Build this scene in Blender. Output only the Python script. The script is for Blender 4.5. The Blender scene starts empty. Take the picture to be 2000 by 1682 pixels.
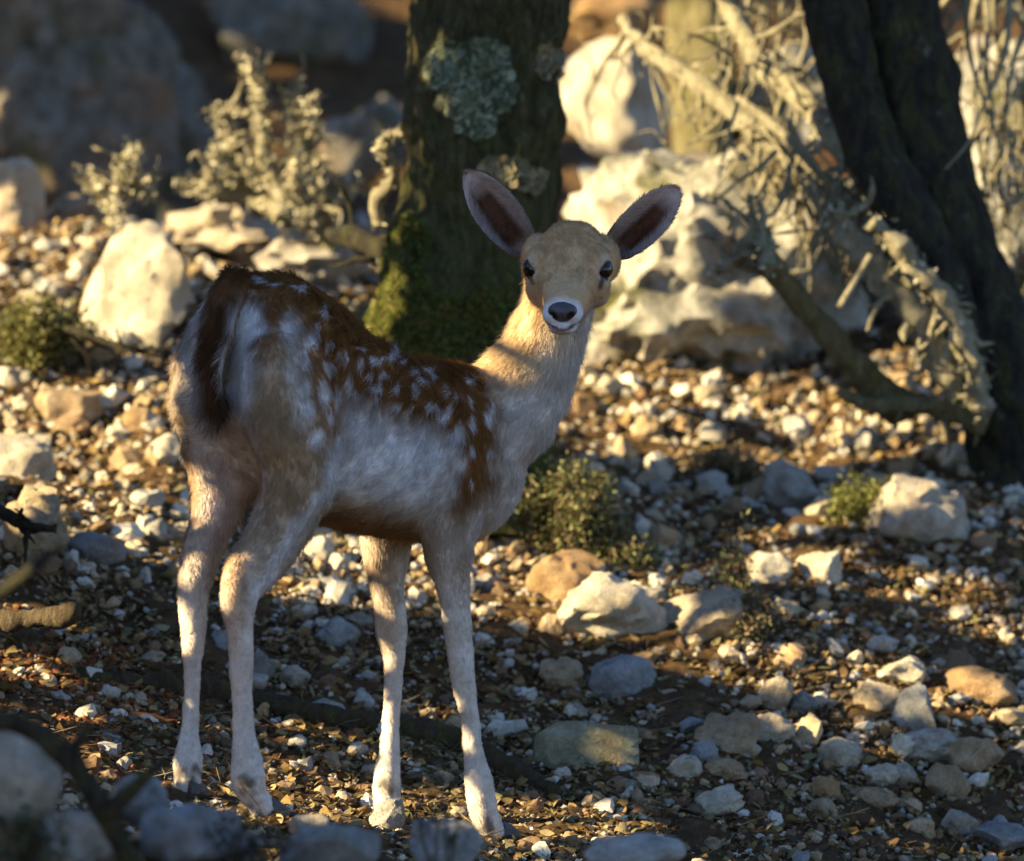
import bpy, bmesh, math, random
import numpy as np
from mathutils import Vector, Matrix, Quaternion
from mathutils.bvhtree import BVHTree
from mathutils.kdtree import KDTree

SC = bpy.context.scene
COL = SC.collection
random.seed(7)
RNG = np.random.default_rng(11)

# ------------------------------------------------------------------ camera, sky, sun, exposure
cam_data = bpy.data.cameras.new('camera')
cam = bpy.data.objects.new('camera', cam_data)
COL.objects.link(cam)
cam.location = (0, -10, 0)
cam.rotation_euler = (math.radians(90), 0, 0)
cam_data.sensor_fit = 'HORIZONTAL'
cam_data.sensor_width = 36
cam_data.lens = 270
cam_data.clip_start = 0.5
cam_data.clip_end = 200
cam_data.dof.use_dof = True
cam_data.dof.focus_distance = 10.27
cam_data.dof.aperture_fstop = 4.8
SC.camera = cam

SUN_EL = math.radians(24)
SUN_AZ = math.radians(23)          # measured from -X towards the camera side
S = Vector((-math.cos(SUN_EL) * math.cos(SUN_AZ), -math.cos(SUN_EL) * math.sin(SUN_AZ), math.sin(SUN_EL)))
world = bpy.data.worlds.new('World')
SC.world = world
world.use_nodes = True
wn = world.node_tree
bgn = wn.nodes['Background']
sky = wn.nodes.new('ShaderNodeTexSky')
sky.sky_type = 'NISHITA'
sky.sun_disc = False
sky.ozone_density = 5.0
sky.dust_density = 0.3
sky.sun_elevation = SUN_EL
sky.sun_rotation = math.atan2(S.x, S.y)
tint = wn.nodes.new('ShaderNodeMix'); tint.data_type = 'RGBA'; tint.blend_type = 'MULTIPLY'; tint.inputs[0].default_value = 1.0
tint.inputs[7].default_value = (1.0, 1.0, 1.10, 1)       # white balance set for the warm sun: the open sky reads blue
wn.links.new(sky.outputs['Color'], tint.inputs[6])
wn.links.new(tint.outputs[2], bgn.inputs['Color'])
bgn.inputs['Strength'].default_value = 0.062
sun_d = bpy.data.lights.new('sun', 'SUN')
sun_d.energy = 5.0
sun_d.angle = math.radians(0.55)
sun_d.color = (1.0, 0.795, 0.45)
sun_o = bpy.data.objects.new('sun', sun_d)
COL.objects.link(sun_o)
sun_o.rotation_euler = (-S).to_track_quat('-Z', 'Y').to_euler()
SC.view_settings.view_transform = 'Standard'
SC.view_settings.look = 'None'
SC.view_settings.gamma = 1
SC.view_settings.exposure = 2.0
SC.cycles.use_denoising = True
SC.cycles.max_bounces = 6

# ------------------------------------------------------------------ helpers
def W(px, py, y):
    """a point that lies at depth y (metres behind the fawn's hind feet)"""
    k = (10.0 + y) / 15000.0
    return Vector(((px - 1000) * k, y, (841 - py) * k))

def proj(P):
    P = np.asarray(P)
    k = 15000.0 / (10.0 + P[:, 1])
    return np.stack([1000 + P[:, 0] * k, 841 - P[:, 2] * k], 1)

def _hash(ix, iy, iz, seed):
    h = (ix.astype(np.int64) * 374761393 + iy.astype(np.int64) * 668265263 + iz.astype(np.int64) * 2147483647 + seed * 144665) & 0xffffffff
    h = ((h ^ (h >> 13)) * 1274126177) & 0xffffffff
    h = ((h ^ (h >> 16)) * 2246822519) & 0xffffffff
    return ((h ^ (h >> 15)) & 0xffffff) / float(0xffffff)

def vnoise(P, seed=0):
    P = np.asarray(P, dtype=np.float64)
    i = np.floor(P).astype(np.int64)
    f = P - i
    f = f * f * (3 - 2 * f)
    r = 0
    for dx in (0, 1):
        wx = f[:, 0] if dx else 1 - f[:, 0]
        for dy in (0, 1):
            wy = f[:, 1] if dy else 1 - f[:, 1]
            for dz in (0, 1):
                wz = f[:, 2] if dz else 1 - f[:, 2]
                r = r + wx * wy * wz * _hash(i[:, 0] + dx, i[:, 1] + dy, i[:, 2] + dz, seed)
    return r * 2 - 1

def fbm(P, oct=4, seed=0, gain=0.5):
    P = np.asarray(P, dtype=np.float64)
    a, r = 1.0, 0
    for o in range(oct):
        r = r + a * vnoise(P * (2.0 ** o) + 17.3 * o, seed + o)
        a *= gain
    return r

def mesh_np(name, V, F=None, Q=None, smooth=True):
    """mesh from numpy arrays: F triangles (n,3) and/or Q quads (n,4)"""
    me = bpy.data.meshes.new(name)
    V = np.asarray(V, dtype=np.float32)
    loops, starts, tot = [], [], []
    n = 0
    for A, k in ((F, 3), (Q, 4)):
        if A is None or len(A) == 0:
            continue
        A = np.asarray(A, dtype=np.int32)
        loops.append(A.ravel())
        starts.append(n + np.arange(len(A)) * k)
        n += A.size
    loops = np.concatenate(loops); starts = np.concatenate(starts)
    me.vertices.add(len(V)); me.vertices.foreach_set('co', V.ravel())
    me.loops.add(len(loops)); me.loops.foreach_set('vertex_index', loops)
    me.polygons.add(len(starts)); me.polygons.foreach_set('loop_start', starts.astype(np.int32))
    me.update(calc_edges=True)
    me.validate()
    me.polygons.foreach_set('use_smooth', np.full(len(me.polygons), smooth))
    return me

def obj(name, me, mat=None, parent=None, label=None, cat=None, group=None, kind=None):
    o = bpy.data.objects.new(name, me)
    COL.objects.link(o)
    if mat is not None and me is not None and len(me.materials) == 0:
        me.materials.append(mat)
    if parent is not None:
        o.parent = parent
        o.matrix_parent_inverse = Matrix.Translation(-parent.location) if parent.type == 'EMPTY' else Matrix.Identity(4)
    for k, v in (('label', label), ('category', cat), ('group', group), ('kind', kind)):
        if v:
            o[k] = v
    return o

def thing(name, label, cat, loc=(0, 0, 0), group=None):
    o = obj(name, None, label=label, cat=cat, group=group)
    o.location = loc
    return o

def set_col(me, name, C):
    a = me.attributes.new(name, 'FLOAT_COLOR', 'POINT')
    C = np.asarray(C, dtype=np.float32)
    if C.shape[1] == 3:
        C = np.concatenate([C, np.ones((len(C), 1), np.float32)], 1)
    a.data.foreach_set('color', C.ravel())

# ------------------------------------------------------------------ materials
class NT:
    def __init__(self, name, rough=0.85, spec=0.3):
        self.m = bpy.data.materials.new(name)
        self.m.use_nodes = True
        self.t = self.m.node_tree
        self.b = self.t.nodes['Principled BSDF']
        self.b.inputs['Roughness'].default_value = rough
        self.b.inputs['Specular IOR Level'].default_value = spec
    def n(self, typ, **kw):
        nd = self.t.nodes.new(typ)
        for k, v in kw.items():
            if k in nd.inputs.keys():
                self.link_or_set(nd.inputs[k], v)
            else:
                setattr(nd, k, v)
        return nd
    def link_or_set(self, inp, v):
        if hasattr(v, 'is_linked') or isinstance(v, bpy.types.NodeSocket):
            self.t.links.new(v, inp)
        else:
            inp.default_value = v
    def coords(self, kind='Object', scale=(1, 1, 1)):
        tc = self.t.nodes.new('ShaderNodeTexCoord')
        mp = self.t.nodes.new('ShaderNodeMapping')
        mp.inputs['Scale'].default_value = scale
        self.t.links.new(tc.outputs[kind], mp.inputs['Vector'])
        return mp.outputs['Vector']
    def geo(self, scale=(1, 1, 1)):
        tc = self.t.nodes.new('ShaderNodeNewGeometry')
        mp = self.t.nodes.new('ShaderNodeMapping')
        mp.inputs['Scale'].default_value = scale
        self.t.links.new(tc.outputs['Position'], mp.inputs['Vector'])
        return mp.outputs['Vector']
    def noise(self, vec, scale, detail=6, rough=0.6, dist=0.0):
        nd = self.t.nodes.new('ShaderNodeTexNoise')
        nd.inputs['Scale'].default_value = scale
        nd.inputs['Detail'].default_value = detail
        nd.inputs['Roughness'].default_value = rough
        nd.inputs['Distortion'].default_value = dist
        self.t.links.new(vec, nd.inputs['Vector'])
        return nd.outputs['Fac']
    def ramp(self, fac, stops):
        nd = self.t.nodes.new('ShaderNodeValToRGB')
        cr = nd.color_ramp
        while len(cr.elements) < len(stops):
            cr.elements.new(0.5)
        for e, (p, c) in zip(cr.elements, stops):
            e.position = p
            e.color = (c[0], c[1], c[2], 1) if hasattr(c, '__len__') else (c, c, c, 1)
        self.t.links.new(fac, nd.inputs['Fac'])
        return nd.outputs['Color']
    def mix(self, fac, a, b, mode='MIX'):
        nd = self.t.nodes.new('ShaderNodeMix')
        nd.data_type = 'RGBA'
        nd.blend_type = mode
        for s, v in ((nd.inputs[0], fac), (nd.inputs[6], a), (nd.inputs[7], b)):
            if isinstance(v, bpy.types.NodeSocket):
                self.t.links.new(v, s)
            elif isinstance(v, (int, float)):
                s.default_value = v if s.type == 'VALUE' else (v, v, v, 1)
            else:
                s.default_value = (v[0], v[1], v[2], 1)
        return nd.outputs[2]
    def attr(self, name):
        nd = self.t.nodes.new('ShaderNodeAttribute')
        nd.attribute_name = name
        return nd
    def color(self, c):
        if isinstance(c, bpy.types.NodeSocket):
            self.t.links.new(c, self.b.inputs['Base Color'])
        else:
            self.b.inputs['Base Color'].default_value = (c[0], c[1], c[2], 1)
    def bump(self, h, strength=0.4, dist=0.01):
        nd = self.t.nodes.new('ShaderNodeBump')
        nd.inputs['Strength'].default_value = strength
        nd.inputs['Distance'].default_value = dist
        self.t.links.new(h, nd.inputs['Height'])
        self.t.links.new(nd.outputs['Normal'], self.b.inputs['Normal'])

def mat_stone(name, c_dark, c_mid, c_light, moss=0.0, hue=True):
    k = NT(name, 0.9, 0.25)
    p = k.geo()
    base = k.ramp(k.noise(p, 26, 8, 0.65), [(0.28, c_dark), (0.5, c_mid), (0.72, c_light)])
    fine = k.ramp(k.noise(p, 190, 4, 0.7), [(0.3, 0.62), (0.7, 1.12)])
    c = k.mix(1.0, base, fine, 'MULTIPLY')
    if hue:
        oi = k.n('ShaderNodeObjectInfo')
        tint = k.ramp(oi.outputs['Random'], [(0.0, (1.0, 0.98, 0.95)), (0.35, (0.86, 0.9, 0.97)), (0.65, (0.9, 0.78, 0.6)), (1.0, (1.08, 1.04, 0.98))])
        c = k.mix(1.0, c, tint, 'MULTIPLY')
    stain = k.ramp(k.noise(p, 9, 5, 0.6), [(0.52, 0.0), (0.68, 1.0)])
    c = k.mix(k.mix(0.55, (0, 0, 0), stain), c, (0.22, 0.13, 0.06))
    if moss > 0:
        mm = k.ramp(k.noise(p, 6, 6, 0.65), [(0.6 - 0.3 * moss, 0.0), (0.72 - 0.25 * moss, 1.0)])
        c = k.mix(mm, c, (0.075, 0.075, 0.02))
    k.color(c)
    h = k.mix(0.5, k.noise(p, 60, 8, 0.7), k.noise(p, 300, 3, 0.7))
    k.bump(h, 0.8, 0.012)
    return k.m

def mat_attr(name, attr='col', rough=0.85, spec=0.25, nscale=400, lo=0.7, hi=1.2, transl=0.0):
    k = NT(name, rough, spec)
    v = k.mix(1.0, k.attr(attr).outputs['Color'], k.ramp(k.noise(k.geo(), nscale, 4, 0.6), [(0.25, lo), (0.75, hi)]), 'MULTIPLY')
    k.color(v)
    if transl > 0:
        tr = k.n('ShaderNodeBsdfTranslucent')
        k.t.links.new(v, tr.inputs['Color'])
        mx = k.n('ShaderNodeMixShader')
        mx.inputs[0].default_value = transl
        k.t.links.new(k.b.outputs[0], mx.inputs[1]); k.t.links.new(tr.outputs[0], mx.inputs[2])
        out = [n for n in k.t.nodes if n.type == 'OUTPUT_MATERIAL'][0]
        k.t.links.new(mx.outputs[0], out.inputs['Surface'])
    return k.m

M = {}
M['limestone'] = mat_stone('limestone', (0.20, 0.175, 0.135), (0.43, 0.385, 0.305), (0.60, 0.55, 0.45))
M['pale_limestone'] = mat_stone('pale_limestone', (0.32, 0.27, 0.185), (0.54, 0.475, 0.35), (0.68, 0.62, 0.49), hue=False)
M['ochre_stone'] = mat_stone('ochre_stone', (0.20, 0.12, 0.06), (0.42, 0.30, 0.17), (0.58, 0.46, 0.31))
M['grey_stone'] = mat_stone('grey_stone', (0.13, 0.13, 0.12), (0.30, 0.30, 0.28), (0.44, 0.44, 0.41))
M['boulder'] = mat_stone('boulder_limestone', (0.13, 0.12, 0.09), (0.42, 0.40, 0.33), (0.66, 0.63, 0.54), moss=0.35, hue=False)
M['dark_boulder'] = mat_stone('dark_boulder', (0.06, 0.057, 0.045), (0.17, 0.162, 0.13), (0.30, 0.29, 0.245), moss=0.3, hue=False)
M['green_slab'] = mat_stone('lichen_slab', (0.14, 0.14, 0.09), (0.26, 0.26, 0.17), (0.36, 0.36, 0.26), hue=False)

def mat_soil():
    k = NT('soil', 0.95, 0.15)
    p = k.geo()
    c = k.ramp(k.noise(p, 22, 8, 0.7), [(0.25, (0.058, 0.033, 0.014)), (0.5, (0.135, 0.078, 0.032)), (0.75, (0.24, 0.148, 0.066))])
    f = k.ramp(k.noise(p, 170, 5, 0.75), [(0.3, 0.38), (0.7, 1.2)])
    c = k.mix(1.0, c, f, 'MULTIPLY')
    red = k.ramp(k.noise(p, 3.5, 3, 0.5), [(0.55, 0.0), (0.72, 0.6)])
    c = k.mix(red, c, (0.19, 0.065, 0.022))
    k.color(c)
    k.bump(k.mix(0.5, k.noise(p, 55, 8, 0.75), k.noise(p, 260, 4, 0.7)), 1.0, 0.02)
    return k.m
M['soil'] = mat_soil()

def mat_bark(name, c0, c1, c2, moss_c=None, moss=0.5, zmoss=None, lichen=None):
    k = NT(name, 0.95, 0.15)
    p = k.geo((1, 1, 0.28))
    c = k.ramp(k.noise(p, 75, 8, 0.75, 0.6), [(0.3, c0), (0.5, c1), (0.75, c2)])
    q = k.geo()
    if moss_c:
        mm = k.ramp(k.noise(k.geo((1, 1, 0.5)), 34, 8, 0.75), [(0.62 - 0.35 * moss, 0.0), (0.80 - 0.28 * moss, 1.0)])
        if zmoss:
            sx = k.n('ShaderNodeSeparateXYZ'); k.t.links.new(q, sx.inputs[0])
            mr = k.n('ShaderNodeMapRange'); k.t.links.new(sx.outputs['Z'], mr.inputs['Value'])
            mr.inputs['From Min'].default_value = zmoss[0]; mr.inputs['From Max'].default_value = zmoss[1]
            mr.inputs['To Min'].default_value = 1.0; mr.inputs['To Max'].default_value = 0.25
            mm = k.mix(1.0, mm, mr.outputs['Result'], 'MULTIPLY')
        mc = k.ramp(k.noise(q, 120, 3, 0.6), [(0.3, tuple(v * 0.5 for v in moss_c)), (0.7, tuple(v * 1.4 for v in moss_c))])
        c = k.mix(mm, c, mc)
    if lichen:
        lm = k.ramp(k.noise(q, 20, 6, 0.75), [(0.62, 0.0), (0.68, 1.0)])
        c = k.mix(lm, c, lichen)
    k.color(c)
    k.bump(k.mix(0.4, k.noise(p, 90, 8, 0.75, 0.8), k.noise(q, 330, 3, 0.7)), 1.0, 0.015)
    return k.m
M['bark'] = mat_bark('oak_bark', (0.008, 0.007, 0.004), (0.060, 0.051, 0.023), (0.20, 0.178, 0.095), (0.10, 0.112, 0.020), 0.70, (-0.05, 0.5))
M['bark_dark'] = mat_bark('dark_bark', (0.012, 0.011, 0.009), (0.032, 0.028, 0.022), (0.085, 0.076, 0.052), (0.085, 0.085, 0.025), 0.45, lichen=(0.13, 0.135, 0.10))
M['bark_mossy'] = mat_bark('mossy_bark', (0.08, 0.066, 0.032), (0.23, 0.195, 0.095), (0.38, 0.335, 0.19), (0.19, 0.195, 0.04), 0.3)
M['lichen_wood'] = mat_bark('lichen_wood', (0.13, 0.11, 0.065), (0.34, 0.30, 0.19), (0.54, 0.50, 0.35), (0.36, 0.34, 0.16), 0.2)
M['dead_wood'] = mat_bark('dead_wood', (0.03, 0.022, 0.014), (0.10, 0.075, 0.045), (0.20, 0.155, 0.10))
M['root'] = mat_bark('root_bark', (0.025, 0.018, 0.011), (0.070, 0.050, 0.030), (0.13, 0.098, 0.060), (0.09, 0.085, 0.022), 0.45)
M['lichen'] = mat_attr('lichen', rough=0.95, spec=0.1, nscale=160, lo=0.6, hi=1.2)
M['litter'] = mat_attr('dry_leaves', rough=0.75, spec=0.3, nscale=300, transl=0.2)
M['leaf'] = mat_attr('green_leaves', rough=0.6, spec=0.4, nscale=200, transl=0.3)
M['gravel'] = mat_attr('gravel', rough=0.9, spec=0.2, nscale=260, lo=0.6, hi=1.2)

# ------------------------------------------------------------------ terrain
HOOF = {'LH': (368, 1556, 0.02), 'RH': (522, 1597, -0.055), 'LF': (757, 1608, 0.395), 'RF': (970, 1642, 0.305)}
def _seg(y, y0, k):          # smooth ramp: 0 before y0, slope 1 after
    t = (y - y0) / k
    return k * np.where(t > 30, t, np.log1p(np.exp(np.minimum(t, 30))))
def ground0(x, y):
    q = np.clip((y - .8) / 1.4, 0, 1); q = q * q * (3 - 2 * q)
    z = -0.575 - (0.18 - 0.09 * q) * x + 0.07 * y
    z = z + 0.30 * _seg(y, 0.50, 0.10) - 0.36 * _seg(y, 2.62, 0.08) + 0.60 * _seg(y, 4.7, 0.25)
    z = z - 0.12 * _seg(-y, 0.6, 0.2) * (x > -50)
    P = np.stack([x, y, 0 * x], -1).reshape(-1, 3)
    n = fbm(P * 3.0, 3, 3).reshape(x.shape)
    z = z + 0.022 * n * np.clip((np.abs(y) + 0.4), 0.4, 2.0)
    # red earth mound at the left and the bank in front of the feet
    z = z + 0.075 * np.exp(-(((x + 0.66) / 0.16) ** 2 + ((y - 0.15) / 0.25) ** 2))
    z = z + 0.15 * np.exp(-(((x + 0.62) / 0.40) ** 2 + ((y + 1.35) / 0.45) ** 2))
    z = z + 0.105 * np.exp(-(((x + 0.05) / 0.55) ** 2 + ((y + 1.15) / 0.40) ** 2))
    return z
_hp = np.array([list(W(*HOOF[k])) for k in HOOF])
_d = _hp[:, 2] - ground0(_hp[:, 0], _hp[:, 1])
_A = np.exp(-((_hp[:, None, 0] - _hp[None, :, 0]) ** 2 + (_hp[:, None, 1] - _hp[None, :, 1]) ** 2) / (2 * 0.13 ** 2))
_w = np.linalg.solve(_A, _d)
def ground(x, y):
    x = np.asarray(x, dtype=np.float64); y = np.asarray(y, dtype=np.float64)
    z = ground0(x, y)
    for (hx, hy, _), w in zip(_hp, _w):
        z = z + w * np.exp(-((x - hx) ** 2 + (y - hy) ** 2) / (2 * 0.13 ** 2))
    return z
def gz(x, y):
    return float(ground(np.array([x]), np.array([y]))[0])

_GX = np.arange(-4, 4.001, .02); _GY = np.arange(-2.2, 12.4, .02)
_GZ = ground(*np.meshgrid(_GX, _GY))
def glook(x, y):
    fx = np.clip((x + 4) / .02, 0, len(_GX) - 1.001); fy = np.clip((y + 2.2) / .02, 0, len(_GY) - 1.001)
    ix = fx.astype(int); iy = fy.astype(int); fx = fx - ix; fy = fy - iy
    return (_GZ[iy, ix] * (1 - fx) + _GZ[iy, ix + 1] * fx) * (1 - fy) + (_GZ[iy + 1, ix] * (1 - fx) + _GZ[iy + 1, ix + 1] * fx) * fy
_YS = np.concatenate([np.arange(-2.0, 5.5, 0.02), np.arange(5.5, 12, 0.1)])
def ghit_many(px, py):
    """where the lines of sight first meet the ground"""
    px = np.asarray(px, float); py = np.asarray(py, float)
    k = (10 + _YS) / 15000.0
    X = (px[:, None] - 1000) * k[None]; Z = (841 - py[:, None]) * k[None]
    Y = np.broadcast_to(_YS[None], X.shape)
    G = glook(X, Y)
    below = Z <= G
    idx = np.where(below.any(1), below.argmax(1), len(_YS) - 1)
    r = np.arange(len(px))
    i0 = np.maximum(idx - 1, 0)
    d0 = Z[r, i0] - G[r, i0]; d1 = Z[r, idx] - G[r, idx]
    t = np.clip(d0 / np.where(np.abs(d0 - d1) < 1e-9, 1, d0 - d1), 0, 1)
    y = _YS[i0] + (_YS[idx] - _YS[i0]) * t
    kk = (10 + y) / 15000.0
    x = (px - 1000) * kk
    return np.stack([x, y, ground(x, y)], 1)
def ghit(px, py, ymin=None):
    return Vector(ghit_many([px], [py])[0])

def grid_mesh(name, xs, ys, extra=None):
    X, Y = np.meshgrid(xs, ys)
    Z = ground(X, Y)
    if extra is not None:
        Z = Z + extra(X, Y)
    nx, ny = len(xs), len(ys)
    V = np.stack([X.ravel(), Y.ravel(), Z.ravel()], 1)
    i = (np.arange(ny - 1)[:, None] * nx + np.arange(nx - 1)[None]).ravel()
    return mesh_np(name, V, Q=np.stack([i, i + 1, i + nx + 1, i + nx], 1))
def _rough(X, Y):
    P = np.stack([X.ravel(), Y.ravel(), 0 * X.ravel()], 1)
    near = np.exp(-((Y / 3.5) ** 2)).ravel()
    return ((0.010 * fbm(P * 16, 4, 21) + 0.004 * fbm(P * 60, 2, 31)) * near).reshape(X.shape)
xs = np.concatenate([np.linspace(-14, -1.6, 50, endpoint=False), np.linspace(-1.6, 1.6, 360, endpoint=False), np.linspace(1.6, 14, 50)])
ys = np.concatenate([np.linspace(-14, -2.0, 40, endpoint=False), np.linspace(-2.0, 3.2, 520, endpoint=False), np.linspace(3.2, 26, 160)])
obj('ground', grid_mesh('ground', xs, ys, _rough), M['soil'], kind='structure')

# ------------------------------------------------------------------ the fawn
PHI = math.radians(38)
HEAD = Vector((math.sin(PHI), math.cos(PHI), 0))       # where the body points
LAT = Vector((math.cos(PHI), -math.sin(PHI), 0))       # the animal's right
X0 = 459
STATIONS = []       # (centre, flow direction, radius, part id) for colours and hair flow
PARTS = ['torso', 'neck', 'head', 'rh', 'lh', 'rf', 'lf', 'tail']

def on_body(px, py, l):
    """world point seen at (px, py) that lies l metres to the right of the body's midline plane"""
    O = W(X0, 841, 0)
    s = (px - X0 - 1182 * l) / 924.0
    for _ in range(6):
        y = s * HEAD.y + l * LAT.y
        p = W(px, py, y)
        s += (l - (p - O).dot(LAT)) * -0.0 + ((p.x - O.x) - (s * HEAD.x + l * LAT.x)) / HEAD.x
    return W(px, py, s * HEAD.y + l * LAT.y)

def catmull(P, n):
    P = [np.asarray(p, float) for p in P]
    P = [2 * P[0] - P[1]] + P + [2 * P[-1] - P[-2]]
    out = []
    for i in range(1, len(P) - 2):
        for j in range(n):
            t = j / n
            a, b, c, d = P[i - 1], P[i], P[i + 1], P[i + 2]
            out.append(0.5 * ((2 * b) + (c - a) * t + (2 * a - 5 * b + 4 * c - d) * t * t + (3 * b - a - 3 * c + d) * t ** 3))
    out.append(P[-2])
    return np.array(out)

LV, LQ, LT = [], [], []
def loft(C, side, RW, RU, RD, part=None, flow=1, n=28, ex=2.0, sub=5, updir=None, taper=0.0):
    """closed tube of egg-shaped sections along C: half width RW, height above RU, below RD"""
    D = catmull([list(c) + [w, u, d] for c, w, u, d in zip(C, RW, RU, RD)], sub)
    Cc, R = D[:, :3], np.maximum(D[:, 3:], 0.002)
    Tn = np.gradient(Cc, axis=0)
    Tn /= np.linalg.norm(Tn, axis=1)[:, None]
    base = sum(len(v) for v in LV)
    V = []
    for i in range(len(Cc)):
        t = Vector(Tn[i])
        if updir is not None:
            up = Vector(updir); sd = Vector(side)
        else:
            sd = Vector(side); sd = (sd - t * sd.dot(t)).normalized()
            up = sd.cross(t).normalized()
        for k in range(n):
            a = 2 * math.pi * k / n
            ca, sa = math.cos(a), math.sin(a)
            ca = math.copysign(abs(ca) ** (2 / ex), ca); sa2 = math.copysign(abs(sa) ** (2 / ex), sa)
            w = R[i, 0] * (1 - taper * sa)
            V.append(Vector(Cc[i]) + sd * (ca * w) + up * (sa2 * (R[i, 1] if sa > 0 else R[i, 2])))
        if part is not None:
            STATIONS.append((Vector(Cc[i]), t * flow, float(R[i].mean()), part))
    m = len(Cc)
    V.append(Vector(Cc[0])); V.append(Vector(Cc[-1]))
    LV.append(np.array([list(v) for v in V]))
    for i in range(m - 1):
        for k in range(n):
            k2 = (k + 1) % n
            LQ.append((base + i * n + k, base + i * n + k2, base + (i + 1) * n + k2, base + (i + 1) * n + k))
    for k in range(n):
        k2 = (k + 1) % n
        LT.append((base + m * n, base + k2, base + k))
        LT.append((base + m * n + 1, base + (m - 1) * n + k, base + (m - 1) * n + k2))

# torso: s, top pixel row, bottom pixel row, half width
T = [(-0.035, 610, 780, .035), (-0.015, 572, 850, .072), (.02, 545, 905, .092), (.06, 535, 955, .100), (.10, 538, 995, .101), (.15, 566, 1010, .098),
     (.20, 612, 1022, .097), (.25, 655, 1034, .100), (.30, 683, 1043, .104), (.36, 698, 1052, .104), (.42, 707, 1060, .098),
     (.47, 714, 1058, .088), (.52, 735, 1025, .070), (.555, 800, 970, .045), (.57, 850, 930, .02)]
C, RW, RH = [], [], []
for s, t, b, w in T:
    p = Vector((0, 0, 0)) + W(X0, 841, 0) + HEAD * s
    k = (10 + p.y) / 15000.0
    zt, zb = (841 - t) * k, (841 - b) * k
    p.z = (zt + zb) / 2
    C.append(p); RW.append(w); RH.append((zt - zb) / 2)
loft(C, LAT, RW, RH, RH, 'torso', -1, n=40, ex=2.25, updir=(0, 0, 1), taper=0.10)

def leg(part, joints):
    """joints: (px, py, l, half width across, half depth along the body)"""
    C = [on_body(a, b, l) for a, b, l, _, _ in joints]
    sh = [(.84 if 1240 < j[1] < 1460 else .90 if j[1] > 1100 else 1) for j in joints]
    RW = [j[3] * q for j, q in zip(joints, sh)]; RD = [j[4] * q for j, q in zip(joints, sh)]
    loft(C, LAT, RW, RD, RD, part, 1, n=24, ex=2.1)
leg('rh', [(545, 640, .060, .030, .05), (560, 740, .064, .044, .085), (580, 850, .070, .042, .082), (582, 940, .072, .036, .060), (550, 1020, .069, .030, .046),
           (510, 1085, .065, .025, .040), (474, 1140, .061, .023, .036), (465, 1180, .060, .021, .031), (468, 1225, .060, .0185, .022), (472, 1280, .060, .0165, .0175), (473, 1370, .060, .0155, .0165),
           (478, 1450, .061, .019, .020), (485, 1515, .062, .0225, .024), (496, 1550, .063, .020, .021), (512, 1580, .064, .019, .020), (518, 1592, .064, .013, .014)])
leg('lh', [(430, 640, -.055, .030, .05), (425, 740, -.060, .042, .080), (428, 850, -.064, .040, .066), (432, 940, -.066, .034, .048), (415, 1020, -.063, .026, .034),
           (392, 1090, -.060, .0225, .027), (378, 1150, -.058, .0215, .024), (376, 1195, -.058, .020, .022), (377, 1240, -.058, .016, .0175), (376, 1300, -.058, .0130, .0135), (374, 1390, -.058, .0125, .0130),
           (370, 1440, -.058, .0165, .017), (367, 1490, -.058, .0205, .021), (367, 1525, -.058, .019, .020), (368, 1548, -.058, .0185, .021), (368, 1555, -.058, .012, .014)])
leg('rf', [(905, 830, .062, .030, .060), (895, 930, .068, .036, .062), (880, 1010, .070, .033, .052), (876, 1075, .070, .028, .038), (883, 1150, .070, .0225, .026),
           (893, 1220, .071, .0205, .023), (899, 1270, .071, .0210, .0225), (903, 1310, .071, .0185, .020), (912, 1370, .071, .0155, .0165), (921, 1440, .071, .0150, .0155),
           (932, 1510, .071, .0185, .019), (940, 1560, .071, .0215, .022), (950, 1600, .071, .0195, .021), (965, 1630, .071, .019, .022), (972, 1640, .071, .012, .014)])
leg('lf', [(790, 900, -.066, .030, .055), (765, 1000, -.074, .033, .048), (752, 1060, -.080, .030, .036), (755, 1130, -.083, .0250, .0265), (762, 1190, -.085, .0245, .025),
           (766, 1235, -.086, .0235, .024), (769, 1280, -.086, .0175, .018), (767, 1350, -.086, .0130, .0135), (764, 1420, -.087, .0130, .0135),
           (759, 1480, -.087, .0170, .018), (756, 1530, -.087, .0210, .021), (757, 1570, -.087, .0190, .020), (757, 1598, -.087, .0185, .020), (757, 1606, -.087, .012, .013)])
# neck
NK = [((940, 860, .36), .060, .060), ((980, 815, .38), .058, .070), ((1016, 762, .40), .055, .066), ((1044, 710, .41), .050, .057), ((1068, 655, .415), .046, .051), ((1088, 600, .41), .043, .048),
      ((1104, 545, .40), .042, .046), ((1112, 505, .39), .036, .038)]
loft([W(*a) for a, _, _ in NK], (0, 1, 0), [b for _, b, _ in NK], [c for _, _, c in NK], [c for _, _, c in NK], 'neck', -1, n=32)

# head
HO = W(1119, 492, .415)
HN = W(1099, 606, .250)
HA = (HN - HO); HLEN = HA.length; HA.normalize()
HR = HA.cross(Vector((0.015, 0, 1))).normalized()          # points to the viewer's left = the animal's right
HU = HR.cross(HA).normalized()
def hp(t, r, u):
    return HO + HA * (t * HLEN) + HR * r + HU * u
HD = [(-.10, .018, .020, .020), (-.02, .036, .042, .035), (.10, .0455, .054, .045), (.22, .0490, .056, .052), (.34, .0500, .051, .056), (.46, .0475, .041, .057), (.57, .0410, .031, .053),
      (.68, .0345, .025, .045), (.80, .0295, .0225, .038), (.90, .0270, .0215, .034), (.98, .0245, .0185, .029), (1.03, .018, .012, .020)]
loft([hp(a, 0, 0) for a, *_ in HD], HR, [b for _, b, _, _ in HD], [c for _, _, c, _ in HD], [d for *_, d in HD], 'head', -1, n=36, ex=2.15)
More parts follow.
